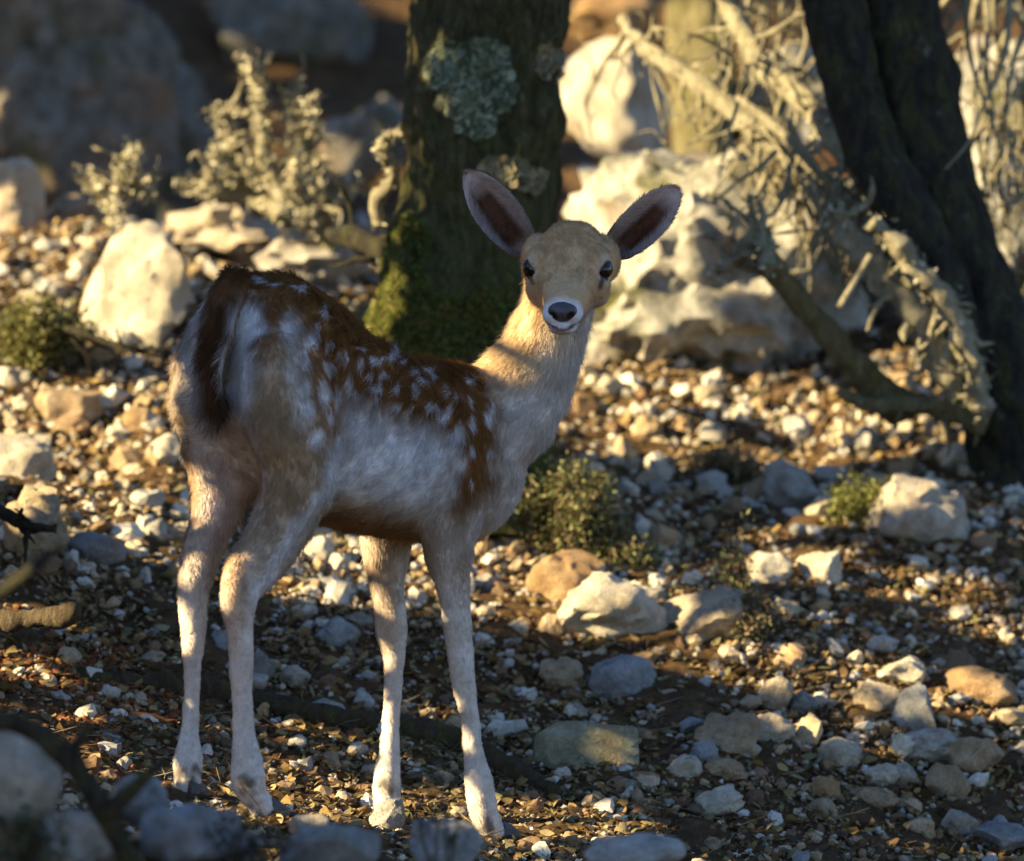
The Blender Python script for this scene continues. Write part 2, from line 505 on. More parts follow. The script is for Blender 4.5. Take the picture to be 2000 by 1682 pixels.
def blob(c, ax, r):
    """ellipsoid joined into the body: axes ax (three vectors), radii r"""
    base = sum(len(v) for v in LV)
    nu, nv = 20, 12
    V = []
    for j in range(1, nv):
        th = math.pi * j / nv
        for i in range(nu):
            a = 2 * math.pi * i / nu
            V.append(c + ax[0] * (r[0] * math.sin(th) * math.cos(a)) + ax[1] * (r[1] * math.sin(th) * math.sin(a)) + ax[2] * (r[2] * math.cos(th)))
    V.append(c + ax[2] * r[2]); V.append(c - ax[2] * r[2])
    LV.append(np.array([list(v) for v in V]))
    for j in range(nv - 2):
        for i in range(nu):
            i2 = (i + 1) % nu
            LQ.append((base + j * nu + i, base + (j + 1) * nu + i, base + (j + 1) * nu + i2, base + j * nu + i2))
    tp = base + (nv - 1) * nu
    for i in range(nu):
        i2 = (i + 1) % nu
        LT.append((tp, base + i, base + i2))
        LT.append((tp + 1, base + (nv - 2) * nu + i2, base + (nv - 2) * nu + i))
HX = (HR, HA, HU)
EYE = {}
for sgn in (1, -1):
    blob(hp(.40, sgn * .040, .023), HX, (.016, .026, .018))          # brow and socket
    blob(hp(.20, sgn * .046, .004), HX, (.021, .040, .030))          # temple
    blob(hp(.42, sgn * .038, -.012), HX, (.019, .036, .030))         # cheek
    EYE[sgn] = hp(.455, sgn * .0485, .0130)
blob(hp(.965, 0, -.024), HX, (.0205, .022, .013))                    # chin
for sgn in (1, -1):
    blob(hp(.95, sgn * .014, -.008), HX, (.0135, .020, .017))        # upper lip
# ear roots
for sgn, tip in ((1, (985, 440, .40)), (-1, (1230, 445, .40))):
    a = hp(.12, sgn * .034, .012); b = W(*tip)
    d = b - a
    loft([a, a + d * .25, a + d * .42], HA, [.021, .018, .012], [.018, .016, .011], [.018, .016, .011], None, n=18)
# tail
TL = [((462, 545, .0), .020, .018), ((447, 572, -.035), .024, .016), ((430, 625, -.056), .025, .015), ((419, 690, -.062), .022, .0145), ((412, 750, -.060), .018, .013), ((410, 800, -.058), .011, .009), ((411, 825, -.056), .005, .005)]
loft([W(*a) for a, _, _ in TL], LAT, [b for _, b, _ in TL], [c for _, _, c in TL], [c for _, _, c in TL], 'tail', 1, n=20)

tmp = mesh_np('tmp', np.concatenate(LV), F=LT, Q=LQ)
to = bpy.data.objects.new('tmp', tmp); COL.objects.link(to)
rm = to.modifiers.new('r', 'REMESH'); rm.mode = 'VOXEL'; rm.voxel_size = 0.0034; rm.use_smooth_shade = True
sm = to.modifiers.new('s', 'SMOOTH'); sm.factor = 0.5; sm.iterations = 6
dg = bpy.context.evaluated_depsgraph_get()
ev = to.evaluated_get(dg); em = ev.to_mesh()
nv = len(em.vertices)
BV = np.empty(nv * 3, np.float32); em.vertices.foreach_get('co', BV); BV = BV.reshape(-1, 3).astype(np.float64)
BQ = np.array([list(p.vertices) for p in em.polygons if len(p.vertices) == 4], np.int32)
BT = np.array([list(p.vertices) for p in em.polygons if len(p.vertices) == 3], np.int32).reshape(-1, 3)
ED = np.empty(len(em.edges) * 2, np.int32); em.edges.foreach_get('vertices', ED); ED = ED.reshape(-1, 2)
ev.to_mesh_clear()
bpy.data.objects.remove(to); bpy.data.meshes.remove(tmp)

# which part each vertex belongs to, and which way its hair lies
SP = np.array([list(s[0]) for s in STATIONS]); SF = np.array([list(s[1]) for s in STATIONS]); SR = np.array([s[2] for s in STATIONS])
SPART = np.array([PARTS.index(s[3]) for s in STATIONS])
part = np.empty(nv, np.int32); flow = np.empty((nv, 3))
for a in range(0, nv, 4000):
    d = np.linalg.norm(BV[a:a + 4000, None] - SP[None], axis=2) / (SR[None] + 0.012)
    j = d.argmin(1)
    part[a:a + 4000] = SPART[j]; flow[a:a + 4000] = SF[j]
deg = np.bincount(ED.ravel(), minlength=nv).astype(float)
def lap(A, it, mask=None, f=0.5):
    for _ in range(it):
        s = np.zeros_like(A)
        np.add.at(s, ED[:, 0], A[ED[:, 1]]); np.add.at(s, ED[:, 1], A[ED[:, 0]])
        s /= deg[:, None]
        A = A + (f if mask is None else f * mask[:, None]) * (s - A)
    return A
z_leg = proj(BV)[:, 1]
m_t = np.where(np.isin(part, [0, 1]), 1.0, 0.0)
m_t = np.maximum(m_t, np.where((part >= 3) & (part <= 6) & (z_leg < 1080), 1.0, 0.0))
m_t = lap(m_t[:, None], 10)[:, 0]
BV = lap(BV, 40, m_t)
# muscle and skin relief so the flanks are not smooth balloons
def vnormals(V):
    N = np.zeros_like(V)
    q = BQ
    fn = np.cross(V[q[:, 2]] - V[q[:, 0]], V[q[:, 3]] - V[q[:, 1]])
    for k in range(4):
        np.add.at(N, q[:, k], fn)
    return N / np.maximum(np.linalg.norm(N, axis=1), 1e-12)[:, None]
BN = vnormals(BV)
BV = BV + BN * (0.0022 * fbm(BV * 28, 3, 5))[:, None]
BN = vnormals(BV)
O0 = np.array(list(W(X0, 841, 0)))
bs = (BV - O0) @ np.array(list(HEAD)); bl = (BV - O0) @ np.array(list(LAT))
tor = part == 0
# coat lies backwards and falls down the flank
f2 = flow.copy()
f2[tor] += np.array([0, 0, -1.0]) * (0.35 + 5.0 * np.abs(bl[tor, None]))
hl = part == 2
hn = np.zeros_like(flow)
for i in np.where(hl)[0]:
    pass
f2 = lap(f2, 14)
f2 = f2 - BN * (f2 * BN).sum(1)[:, None]
f2 /= np.maximum(np.linalg.norm(f2, axis=1), 1e-6)[:, None]

BVH0 = BVHTree.FromPolygons([Vector(v) for v in BV], [tuple(int(x) for x in q) for q in BQ])
EYEOUT = {}
for sgn in (1, -1):
    out = (HR * (sgn * .74) + HA * .66 + HU * .10).normalized()
    hit = BVH0.ray_cast(EYE[sgn] + out * .06, -out)
    if hit[0]:
        EYE[sgn] = hit[0]
    EYEOUT[sgn] = out
# ---- coat colours
def poly_mask(P, poly, soft):
    poly = np.asarray(poly, float)
    inside = np.zeros(len(P), bool); dist = np.full(len(P), 1e9)
    n = len(poly)
    for i in range(n):
        a, b = poly[i], poly[(i + 1) % n]
        c = ((a[1] > P[:, 1]) != (b[1] > P[:, 1]))
        with np.errstate(divide='ignore', invalid='ignore'):
            xi = (b[0] - a[0]) * (P[:, 1] - a[1]) / (b[1] - a[1] + 1e-12) + a[0]
        inside ^= c & (P[:, 0] < xi)
        ab = b - a
        t = np.clip(((P - a) @ ab) / (ab @ ab), 0, 1)
        dist = np.minimum(dist, np.linalg.norm(P - (a + t[:, None] * ab), axis=1))
    sd = np.where(inside, dist, -dist)
    return np.clip(sd / soft * 0.5 + 0.5, 0, 1)

BROWN = np.array((0.225, 0.098, 0.030)); DKBROWN = np.array((0.075, 0.036, 0.016)); TAN = np.array((0.36, 0.225, 0.115)); GREYTAN = np.array((0.37, 0.255, 0.150))
WHITE = np.array((0.71, 0.68, 0.655)); CREAM = np.array((0.60, 0.525, 0.45)); NECKC = np.array((0.60, 0.43, 0.24)); FACE = np.array((0.53, 0.335, 0.165)); PINK = np.array((0.52, 0.36, 0.30))
def mixc(C, m, c):
    return C * (1 - m[:, None]) + np.asarray(c)[None] * m[:, None]
mir = BV - np.array(list(LAT))[None] * (2 * np.minimum(bl, 0))[:, None]        # far side folded onto the near side
pm = proj(mir); pd = proj(BV)
jit = np.stack([fbm(BV * 60, 3, 9), fbm(BV * 60, 3, 19)], 1) * 9
pm = pm + jit; pdj = pd + jit
CO = np.tile(GREYTAN, (nv, 1))
body = np.isin(part, [0, 1, 3, 4, 5, 6, 7])
# flank and back
CO = mixc(CO, poly_mask(pm, [(440, 440), (1000, 440), (985, 720), (977, 860), (980, 950), (936, 990), (862, 980), (893, 895), (885, 852), (833, 832), (772, 824), (723, 796), (676, 760), (640, 790), (628, 740), (600, 690), (575, 630), (548, 596), (500, 590), (440, 600)], 34), BROWN)
CO = mixc(CO, poly_mask(pm, [(690, 480), (960, 480), (975, 730), (900, 745), (700, 690)], 60) * 0.35, BROWN * 0.75)
CO = mixc(CO, poly_mask(pm, [(676, 766), (723, 800), (772, 828), (833, 836), (885, 856), (893, 895), (862, 985), (830, 1010), (720, 985), (650, 960), (640, 900), (660, 830)], 30), WHITE)
CO = mixc(CO, poly_mask(pm, [(560, 985), (690, 988), (800, 1012), (850, 1030), (850, 1120), (560, 1120)], 34) * (part == 0), TAN * np.array((1.25, 1.4, 1.65)))
CO = mixc(CO, poly_mask(pm, [(985, 735), (1200, 735), (1150, 1010), (930, 1100), (900, 1040), (980, 950)], 34) * np.isin(part, [0, 1, 5, 6]), CREAM * 1.12)
# rump patch and its black borders (seen from behind)
rear = (BN @ np.array(list(HEAD)) < 0.35) & np.isin(part, [0, 3, 4, 7])
rr = rear.astype(float)
CO = mixc(CO, poly_mask(pdj, [(350, 575), (420, 560), (420, 1000), (372, 1000), (345, 820), (338, 660)], 26) * rr, WHITE * np.array((.97, .93, .88)))
CO = mixc(CO, poly_mask(pdj, [(300, 590), (352, 590), (362, 640), (350, 745), (300, 720)], 24) * rr * 0.75, GREYTAN * 0.75)
CO = mixc(CO, poly_mask(pdj, [(440, 590), (478, 572), (514, 590), (520, 640), (508, 690), (495, 760), (470, 850), (430, 850), (425, 700)], 20) * rr, WHITE)
CO = mixc(CO, poly_mask(pdj, [(505, 570), (525, 580), (530, 640), (514, 705), (500, 700), (516, 640)], 12) * rr, DKBROWN * 1.6)
CO = mixc(CO, poly_mask(pdj, [(415, 830), (470, 830), (505, 900), (500, 1000), (440, 1060), (405, 1050), (395, 930)], 26) * rr, CREAM * 1.1)
CO = mixc(CO, poly_mask(pdj, [(405, 900), (440, 900), (450, 960), (425, 1060), (400, 1050)], 24) * rr * .6, PINK)
CO = mixc(CO, poly_mask(pdj, [(345, 800), (366, 800), (392, 960), (380, 1060), (350, 1060)], 20) * np.isin(part, [0, 4]), TAN * 1.1)
CO = mixc(CO, poly_mask(pm, [(596, 660), (684, 680), (686, 790), (674, 845), (655, 890), (636, 850), (616, 770)], 26) * .75, BROWN * 1.25)
# streak on the haunch and the spots
CO = mixc(CO, poly_mask(pm, [(546, 606), (566, 602), (584, 660), (594, 740), (600, 820), (582, 820), (564, 720)], 20) * (~rear | (pm[:, 0] > 540)) * .62, WHITE * .95)
CO = mixc(CO, poly_mask(pm, [(490, 545), (560, 560), (585, 610), (570, 604), (548, 604), (540, 650), (530, 690), (516, 700), (524, 640), (516, 590), (490, 572)], 12), BROWN * .9)
ZS = [(560, 165, 30, 8), (640, 175, 30, 6), (745, 205, 34, 7), (870, 325, 16, 26), (830, 400, 16, 26), (790, 440, 20, 40), (885, 560, 22, 44), (858, 690, 24, 62), (780, 540, 22, 34), (770, 660, 24, 44), (778, 775, 26, 50),
      (885, 795, 20, 38), (928, 720, 14, 60), (825, 912, 34, 46), (880, 470, 14, 22), (990, 630, 20, 34), (960, 520, 18, 26), (1030, 550, 20, 16), (1040, 490, 26, 12), (1115, 555, 18, 18), (1150, 540, 14, 14), (1200, 525, 24, 10),
      (1085, 602, 14, 14), (1148, 625, 26, 13), (1112, 668, 26, 20), (1215, 660, 12, 24), (1290, 598, 26, 22), (1330, 628, 16, 14), (1375, 600, 26, 14), (1388, 640, 12, 16), (1290, 690, 18, 18), (1195, 750, 26, 18), (1270, 760, 14, 16),
      (1372, 770, 26, 22), (1430, 802, 18, 22), (1440, 690, 14, 12), (1492, 722, 14, 20), (1545, 730, 14, 28), (1470, 780, 18, 16), (1562, 832, 20, 34), (1640, 812, 20, 32), (1665, 770, 12, 26), (1350, 872, 14, 30), (1500, 890, 22, 34),
      (1490, 975, 16, 24), (1575, 962, 14, 28), (1652, 990, 16, 28), (1522, 1045, 20, 18), (1465, 1112, 26, 30), (1575, 1125, 16, 22), (1640, 640, 12, 18), (1560, 640, 10, 14), (1100, 720, 10, 12), (1010, 700, 14, 22), (1240, 560, 14, 10)]
for zx, zy, rx, ry in ZS:
    sx, sy = 280 + zx / 2.439, 480 + zy / 2.439
    rx, ry = max(rx / 2.439, 6), max(ry / 2.439, 6)
    d = np.sqrt(((pm[:, 0] - sx) / rx) ** 2 + ((pm[:, 1] - sy) / ry) ** 2)
    m = np.clip((1.25 - d) / 0.5, 0, 1) * np.isin(part, [0, 3, 4, 5, 6])
    CO = mixc(CO, m * 0.82, WHITE * .95)
# legs: tan outside above, pale below
for pid, y0, y1 in ((3, 960, 1230), (4, 960, 1200), (5, 1000, 1160), (6, 980, 1140)):
    m = (part == pid) * np.clip((pd[:, 1] - y0) / (y1 - y0), 0, 1)
    CO = mixc(CO, m, CREAM * 1.08)
wash = np.clip(.5 + .9 * fbm(BV * np.array((22, 22, 6)), 3, 61), 0, 1) * np.isin(part, [3, 4, 5, 6]) * np.clip((pd[:, 1] - 1000) / 100, 0, 1) * np.clip((1500 - pd[:, 1]) / 250, 0, 1)
CO = mixc(CO, wash * .55, TAN * np.array((1.2, 1.15, 1.15)))
rl = np.isin(part, [3, 4]) & (pd[:, 1] > 880)
CO = mixc(CO, poly_mask(pdj, [(520, 880), (610, 880), (600, 990), (500, 1090), (440, 1140), (425, 1110), (480, 1030)], 26) * (part == 3) * .55, TAN * 1.05)
CO = mixc(CO, poly_mask(pdj, [(655, 850), (668, 850), (640, 960), (560, 1080), (505, 1180), (495, 1160), (545, 1070), (620, 960)], 14) * (part == 3) * .9, WHITE)
for cx, cy, r in ((352, 1512, 13), (385, 1502, 10), (478, 1530, 14), (495, 1528, 9), (752, 1535, 14), (765, 1548, 10), (950, 1612, 12), (375, 1530, 8)):
    d = np.hypot(pdj[:, 0] - cx, (pdj[:, 1] - cy))
    CO = mixc(CO, np.clip((1.5 - d / r) / .9, 0, 1) * 0.8 * np.isin(part, [3, 4, 5, 6]), (0.07, 0.055, 0.045))
# tail
CO = mixc(CO, (part == 7) * poly_mask(pdj, [(425, 500), (520, 520), (470, 560), (448, 640), (440, 800), (395, 800), (393, 640), (405, 560)], 14), DKBROWN * 1.5)
CO = mixc(CO, (part == 7) * poly_mask(pdj, [(440, 520), (520, 510), (500, 560), (455, 590), (400, 600), (400, 560)], 30) * .6, BROWN)
CO = mixc(CO, poly_mask(pdj, [(428, 580), (450, 580), (440, 800), (420, 830), (422, 700)], 16) * (part == 7) * .7, DKBROWN * .55)
# neck
nk = (part == 1) & (pd[:, 1] < 800)
mm = np.clip((790 - pd[:, 1]) / 90, 0, 1) * (part == 1)
throat = np.clip((pdj[:, 0] - (1030 + (700 - pd[:, 1]) * .25)) / 70, 0, 1)
NC = NECKC[None] * (1 - throat[:, None]) + (WHITE * np.array((.95, .88, .78)))[None] * throat[:, None]
CO = CO * (1 - mm[:, None]) + NC * mm[:, None]
# head
hv = BV - np.array(list(HO))
ht = hv @ np.array(list(HA)) / HLEN; hr = hv @ np.array(list(HR)); hu = hv @ np.array(list(HU))
isH = (part == 2).astype(float)
CO = mixc(CO, isH, FACE)
CO = mixc(CO, isH * np.clip((hu - .028) / .02, 0, 1) * np.clip((.5 - ht) / .2, 0, 1) * .5, FACE * np.array((.9, .82, .70)))
CO = mixc(CO, isH * np.clip((-.012 - hu) / .02, 0, 1) * np.clip((.9 - ht) / .2, 0, 1), CREAM * .95)
hj = 0.0015 * fbm(BV * 220, 2, 4)
mz = np.sqrt(((ht - 1.0) * HLEN / .024) ** 2 + (hr / .033) ** 2 + ((hu + .016) / .032) ** 2) + hj * 30
CO = mixc(CO, isH * np.clip((1.12 - mz) / .22, 0, 1), WHITE * np.array((.92, .92, .93)))
for sgn in (1, -1):
    e = np.array(list(EYE[sgn]))
    d = np.linalg.norm((BV - e) * np.array((1, 1, 1)), axis=1)
    CO = mixc(CO, isH * np.clip((.0245 - d) / .007, 0, 1) * .6, np.array((.56, .46, .36)))
    CO = mixc(CO, isH * np.clip((.0158 - d) / .003, 0, 1), (0.022, 0.016, 0.012))
    # dark tear line running to the nose
    a = e + np.array(list(HA)) * .010 - np.array(list(HR)) * (sgn * .004) - np.array(list(HU)) * .006; b = a + np.array(list(HA)) * .016 - np.array(list(HU)) * .009 - np.array(list(HR)) * (sgn * .003)
    t = np.clip(((BV - a) @ (b - a)) / ((b - a) @ (b - a)), 0, 1)
    d = np.linalg.norm(BV - (a + t[:, None] * (b - a)), axis=1)
    CO = mixc(CO, isH * np.clip((.0048 - d) / .002, 0, 1) * .8, (0.04, 0.03, 0.025))
mouth = np.abs(hu + .0225 - 12.0 * hr ** 2) + hj
CO = mixc(CO, isH * np.clip((.0026 - mouth) / .0014, 0, 1) * np.clip((ht - .82) / .06, 0, 1) * (np.abs(hr) < .026), (0.06, 0.035, 0.03))
CO = mixc(CO, isH * np.clip((.006 - np.abs(hu + .0255)) / .003, 0, 1) * np.clip((ht - .95) / .03, 0, 1) * np.clip((.014 - np.abs(hr - .003)) / .004, 0, 1) * .6, (0.32, 0.13, 0.09))
CO = np.clip(CO * (1 + 0.10 * fbm(BV * 140, 2, 77)[:, None]), 0.005, 0.9)

# ears: cupped leaf-shaped shells joined into the same skin
EV, EQ, EC, EF, EL = [], [], [], [], []
def ear(base, tip, wl, nrm, depth, cup, sgn):
    ax = tip - base; L = ax.length; ax.normalize()
    nrm = (nrm - ax * nrm.dot(ax)).normalized()
    sd = ax.cross(nrm).normalized()
    nu, nvv = 46, 25
    prof = np.interp(np.linspace(0, 1, nu), [0, .08, .2, .35, .5, .65, .8, .9, .97, 1], wl)
    for layer in (0, 1):
        off = sum(len(v) for v in EV)
        V, Cc, Ff, Ll = [], [], [], []
        for i in range(nu):
            u = i / (nu - 1)
            c = base + ax * (L * u) - nrm * (depth * math.sin(math.pi * min(u * 1.1, 1)) * .3)
            cu = cup * (1 - u) ** .8 + .10 * cup
            for j in range(nvv):
                v = -1 + 2 * j / (nvv - 1)
                ang = v * (0.75 + 0.65 * (1 - u))
                w = prof[i]
                p = c + sd * (w * v * (1 - .12 * (1 - u) * v * v)) - nrm * (cu * (1 - v * v))
                thick = 0.0022 * math.sqrt(max(1 - v * v, 0)) * (1.3 - u)
                p = p + nrm * (thick if layer == 0 else -thick - 0.0010 * (1 - v * v))
                V.append(list(p))
                if layer == 0:
                    core = max(0, min(1, (1 - abs(v + .10 * sgn) / (.95 - .30 * u)) * 1.7))
                    core = core * core * (3 - 2 * core) * max(0, min(1, (u - .03) / .14)) * max(0, min(1, (.93 - u) / .22))
                    cin = np.array((.46, .34, .28)) * (1 - core) + np.array((.085, .033, .016)) * core
                    rim = max(0, (abs(v) - .80) / .2)
                    cin = cin * (1 - .5 * rim) + np.array((.50, .44, .40)) * .5 * rim
                    low = max(0, 1 - u / .22)
                    cin = cin * (1 - .5 * low) + np.array((.42, .24, .13)) * .5 * low
                    Cc.append(cin)
                    Ll.append(.010 if abs(v) > .5 else .007)
                else:
                    Cc.append(np.array((.20, .14, .095)) * (1 if u < .9 else .6))
                    Ll.append(.007)
                Ff.append(list((ax * .9 + sd * (-.55 * v if layer == 0 else 0.15 * v)).normalized()))
        EV.append(np.array(V)); EC.append(np.array(Cc)); EF.append(np.array(Ff)); EL.append(np.array(Ll))
        for i in range(nu - 1):
            for j in range(nvv - 1):
                a = off + i * nvv + j
                q = (a, a + 1, a + nvv + 1, a + nvv)
                EQ.append(q if layer == 0 else q[::-1])
    n1 = nu * nvv
    off = sum(len(v) for v in EV) - 2 * n1
    for i in range(nu - 1):
        for j in (0, nvv - 1):
            a = off + i * nvv + j
            q = (a, a + nvv, a + nvv + n1, a + n1)
            EQ.append(q if j == 0 else q[::-1])
ear(W(1030, 490, .40), W(913, 337, .425), [.017, .026, .0300, .0330, .0335, .031, .0245, .0175, .0095, .001], Vector((.16, -1, -.10)), .02, .026, 1)
ear(W(1196, 493, .40), W(1324, 368, .425), [.017, .024, .0285, .0310, .0310, .029, .0230, .0165, .0090, .001], Vector((-.30, -1, -.12)), .02, .026, -1)
nE = sum(len(v) for v in EV)
AV = np.concatenate([BV] + EV); AC = np.concatenate([CO] + EC)
AQ = np.concatenate([BQ, np.array(EQ, np.int32) + nv])
APART = np.concatenate([part, np.full(nE, 8)]); AF = np.concatenate([f2] + EF)
LEN = np.array([.013, .016, .0065, .011, .011, .011, .011, .026])[part]
lz = np.clip((pd[:, 1] - 1050) / 150, 0, 1) * np.isin(part, [3, 4, 5, 6])
LEN = LEN * (1 - .55 * lz)
LEN = np.where((part == 7) & (pd[:, 1] < 620), .013, LEN)
LEN = np.where((part == 2) & (ht > .75), .003, LEN)
LEN = np.where((part == 2) & (ht < .12), .009, LEN)
LEN = np.where(rear & (pd[:, 1] < 860) & (part == 0), .020, LEN)
for sgn in (1, -1):
    LEN = np.where(np.linalg.norm(BV - np.array(list(EYE[sgn])), axis=1) < .0175, 0.0, LEN)
ALEN = np.concatenate([lap(LEN[:, None], 3)[:, 0]] + EL)

fawn_base = W(640, 1600, .17)
fawn = thing('fawn', 'spotted fawn with rusty back and big ears, standing and looking back', 'fawn', fawn_base)
bme = mesh_np('body', AV, F=BT, Q=AQ)
set_col(bme, 'col', AC)
M['skin'] = mat_attr('fawn_coat', rough=0.8, spec=0.15, nscale=500, lo=0.75, hi=1.15)
body_o = obj('body', bme, M['skin'], fawn)

# ---- fur
tri = np.concatenate([AQ[:, [0, 1, 2]], AQ[:, [0, 2, 3]], BT.reshape(-1, 3)])
FN = np.cross(AV[tri[:, 1]] - AV[tri[:, 0]], AV[tri[:, 2]] - AV[tri[:, 0]])
area = np.linalg.norm(FN, axis=1) / 2
dens = np.array([1.0, 1.1, 2.3, 1.25, 1.25, 1.25, 1.25, 2.2, 2.2])[APART[tri[:, 0]]]
dens = dens * np.where(ALEN[tri].min(1) < .0012, 0, 1)
wgt = area * dens
NH = 330000
ti = RNG.choice(len(tri), NH, p=wgt / wgt.sum())
r1 = np.sqrt(RNG.random(NH)); r2 = RNG.random(NH)
bw = np.stack([1 - r1, r1 * (1 - r2), r1 * r2], 1)
tv = tri[ti]
def interp(A):
    return (A[tv] * bw[:, :, None]).sum(1) if A.ndim == 2 else (A[tv] * bw).sum(1)
hp0 = interp(AV); hcol = interp(AC); hfl = interp(AF); hlen = interp(ALEN) * (0.6 + 0.75 * RNG.random(NH))
nn = FN[ti] / np.maximum(np.linalg.norm(FN[ti], axis=1), 1e-12)[:, None]
wave = np.stack([fbm(hp0 * 45, 2, 41), fbm(hp0 * 45, 2, 42), fbm(hp0 * 45, 2, 43)], 1)
wav = np.where(hlen[:, None] < .007, .12, .38)
dirv = hfl + 0.30 * nn + 0.18 * RNG.normal(size=(NH, 3)) + wav * wave
dirv /= np.linalg.norm(dirv, axis=1)[:, None]
neg = (dirv * nn).sum(1)
dirv += nn * np.maximum(0.12 - neg, 0)[:, None]
NP_ = 4
ts = np.linspace(0, 1, NP_)
HP = np.empty((NH, NP_, 3), np.float32)
for k, t in enumerate(ts):
    HP[:, k] = hp0 - nn * 0.0006 + dirv * (hlen * t)[:, None] + (-nn * 0.10 + np.array([0, 0, -.10])) * (hlen * t * t)[:, None]
hc = bpy.data.hair_curves.new('fur')
hc.add_curves([NP_] * NH)
hc.attributes['position'].data.foreach_set('vector', HP.ravel())
ra = hc.attributes.get('radius') or hc.attributes.new('radius', 'FLOAT', 'POINT')
rad = np.where(APART[tv[:, 0]] == 2, .00017, .00024)
RA = (rad[:, None] * np.array([1, 1, .75, .18])[None]).astype(np.float32)
ra.data.foreach_set('value', RA.ravel())
ca = hc.attributes.new('hair_col', 'FLOAT_COLOR', 'CURVE')
br = np.clip(1.0 + 0.17 * RNG.normal(size=(NH, 1)), .5, 1.5)
hcol = np.clip(hcol * br * 1.04, .004, .92)
ca.data.foreach_set('color', np.concatenate([hcol, np.ones((NH, 1))], 1).astype(np.float32).ravel())
na = hc.attributes.new('hair_nrm', 'FLOAT_VECTOR', 'CURVE')
na.data.foreach_set('vector', nn.astype(np.float32).ravel())
fm = bpy.data.materials.new('fur'); fm.use_nodes = True
ft = fm.node_tree; ft.nodes.clear()
fo = ft.nodes.new('ShaderNodeOutputMaterial'); fa = ft.nodes.new('ShaderNodeAttribute'); fa.attribute_name = 'hair_col'
fnn = ft.nodes.new('ShaderNodeAttribute'); fnn.attribute_name = 'hair_nrm'
df = ft.nodes.new('ShaderNodeBsdfDiffuse'); trn = ft.nodes.new('ShaderNodeBsdfTranslucent'); hb = ft.nodes.new('ShaderNodeBsdfHair')
hb.component = 'Reflection'; hb.inputs['RoughnessU'].default_value = .35; hb.inputs['RoughnessV'].default_value = .8
m1 = ft.nodes.new('ShaderNodeMixShader'); m2 = ft.nodes.new('ShaderNodeMixShader'); m1.inputs[0].default_value = .14; m2.inputs[0].default_value = .12
ft.links.new(fa.outputs['Color'], df.inputs['Color']); ft.links.new(fnn.outputs['Vector'], df.inputs['Normal'])
ft.links.new(fa.outputs['Color'], trn.inputs['Color']); ft.links.new(fnn.outputs['Vector'], trn.inputs['Normal'])
ft.links.new(fa.outputs['Color'], hb.inputs['Color'])
ft.links.new(df.outputs[0], m1.inputs[1]); ft.links.new(trn.outputs[0], m1.inputs[2])
ft.links.new(m1.outputs[0], m2.inputs[1]); ft.links.new(hb.outputs[0], m2.inputs[2]); ft.links.new(m2.outputs[0], fo.inputs['Surface'])
fur = obj('fur', hc, None, fawn, kind='stuff')
hc.materials.append(fm)

# ---- eyes, nose, hooves
def uv_sphere(c, ax, r, nu=32, nv2=20):
    V = []; Q = []; F = []
    for j in range(1, nv2):
        th = math.pi * j / nv2
        for i in range(nu):
            a = 2 * math.pi * i / nu
            V.append(list(c + ax[0] * (r[0] * math.sin(th) * math.cos(a)) + ax[1] * (r[1] * math.sin(th) * math.sin(a)) + ax[2] * (r[2] * math.cos(th))))
    for j in range(nv2 - 2):
        for i in range(nu):
            i2 = (i + 1) % nu
            Q.append((j * nu + i, (j + 1) * nu + i, (j + 1) * nu + i2, j * nu + i2))
    V += [list(c + ax[2] * r[2]), list(c - ax[2] * r[2])]
    t = (nv2 - 1) * nu
    for i in range(nu):
        i2 = (i + 1) % nu
        F += [(t, i, i2), (t + 1, (nv2 - 2) * nu + i2, (nv2 - 2) * nu + i)]
    return np.array(V), np.array(F), np.array(Q)
ke = NT('eye', 0.10, 0.45); ke.color((0.006, 0.004, 0.003)); M['eye'] = ke.m
kh = NT('hoof_horn', 0.5, 0.4); kh.color(kh.ramp(kh.noise(kh.geo(), 120, 4, .6), [(.3, (.015, .013, .011)), (.7, (.07, .06, .05))])); M['hoof'] = kh.m
BVHB = BVHTree.FromPolygons([Vector(v) for v in AV], [tuple(int(x) for x in q) for q in AQ])
for sgn in (1, -1):
    c = EYE[sgn]
    out = EYEOUT[sgn]
    V, F, Q = uv_sphere(c - out * .0100, (HR, HA, HU), (.0168, .0176, .0158))
    obj('eye', mesh_np('eye', V, F, Q), M['eye'], body_o if False else fawn)
# nose pad: a broad pad with two comma-shaped nostril pits
nc = hp(1.000, 0, -.0015)
V, F, Q = uv_sphere(nc, (HR, HA, HU), (.0205, .0150, .0150), 60, 40)
rel = V - np.array(list(nc)); a_r = rel @ np.array(list(HR)); a_u = rel @ np.array(list(HU)); a_a = rel @ np.array(list(HA))
narrow = 1 - .40 * np.clip(-a_u / .015, 0, 1) ** 1.5
V = V + np.outer(a_r * (narrow - 1), np.array(list(HR)))
a_r = a_r * narrow
for sgn in (1, -1):
    d = np.sqrt(((a_r - sgn * (.0115 + .25 * a_u)) / .0046) ** 2 + ((a_u + .0008) / .0050) ** 2)
    V = V - np.outer(np.clip(1.25 - d, 0, 1) * .0030 * (a_a > 0), np.array(list(HA)))
V = V - np.outer(np.clip(1 - np.abs(a_r) / .0016, 0, 1) * .0016 * (a_a > 0) * (a_u < .003), np.array(list(HA)))
nme = mesh_np('nose', V, F, Q)
pit = np.zeros(len(V))
for sgn in (1, -1):
    d = np.sqrt(((a_r - sgn * (.0112 + .3 * a_u)) / .0046) ** 2 + ((a_u + .0012) / .0050) ** 2)
    pit = np.maximum(pit, np.clip((1.35 - d) / .5, 0, 1))
set_col(nme, 'col', np.array((.060, .054, .056))[None] * (1 - .93 * pit[:, None]))
M['nose'] = mat_attr('nose', rough=0.42, spec=0.4, nscale=900, lo=.7, hi=1.2)
obj('nose', nme, M['nose'], fawn)
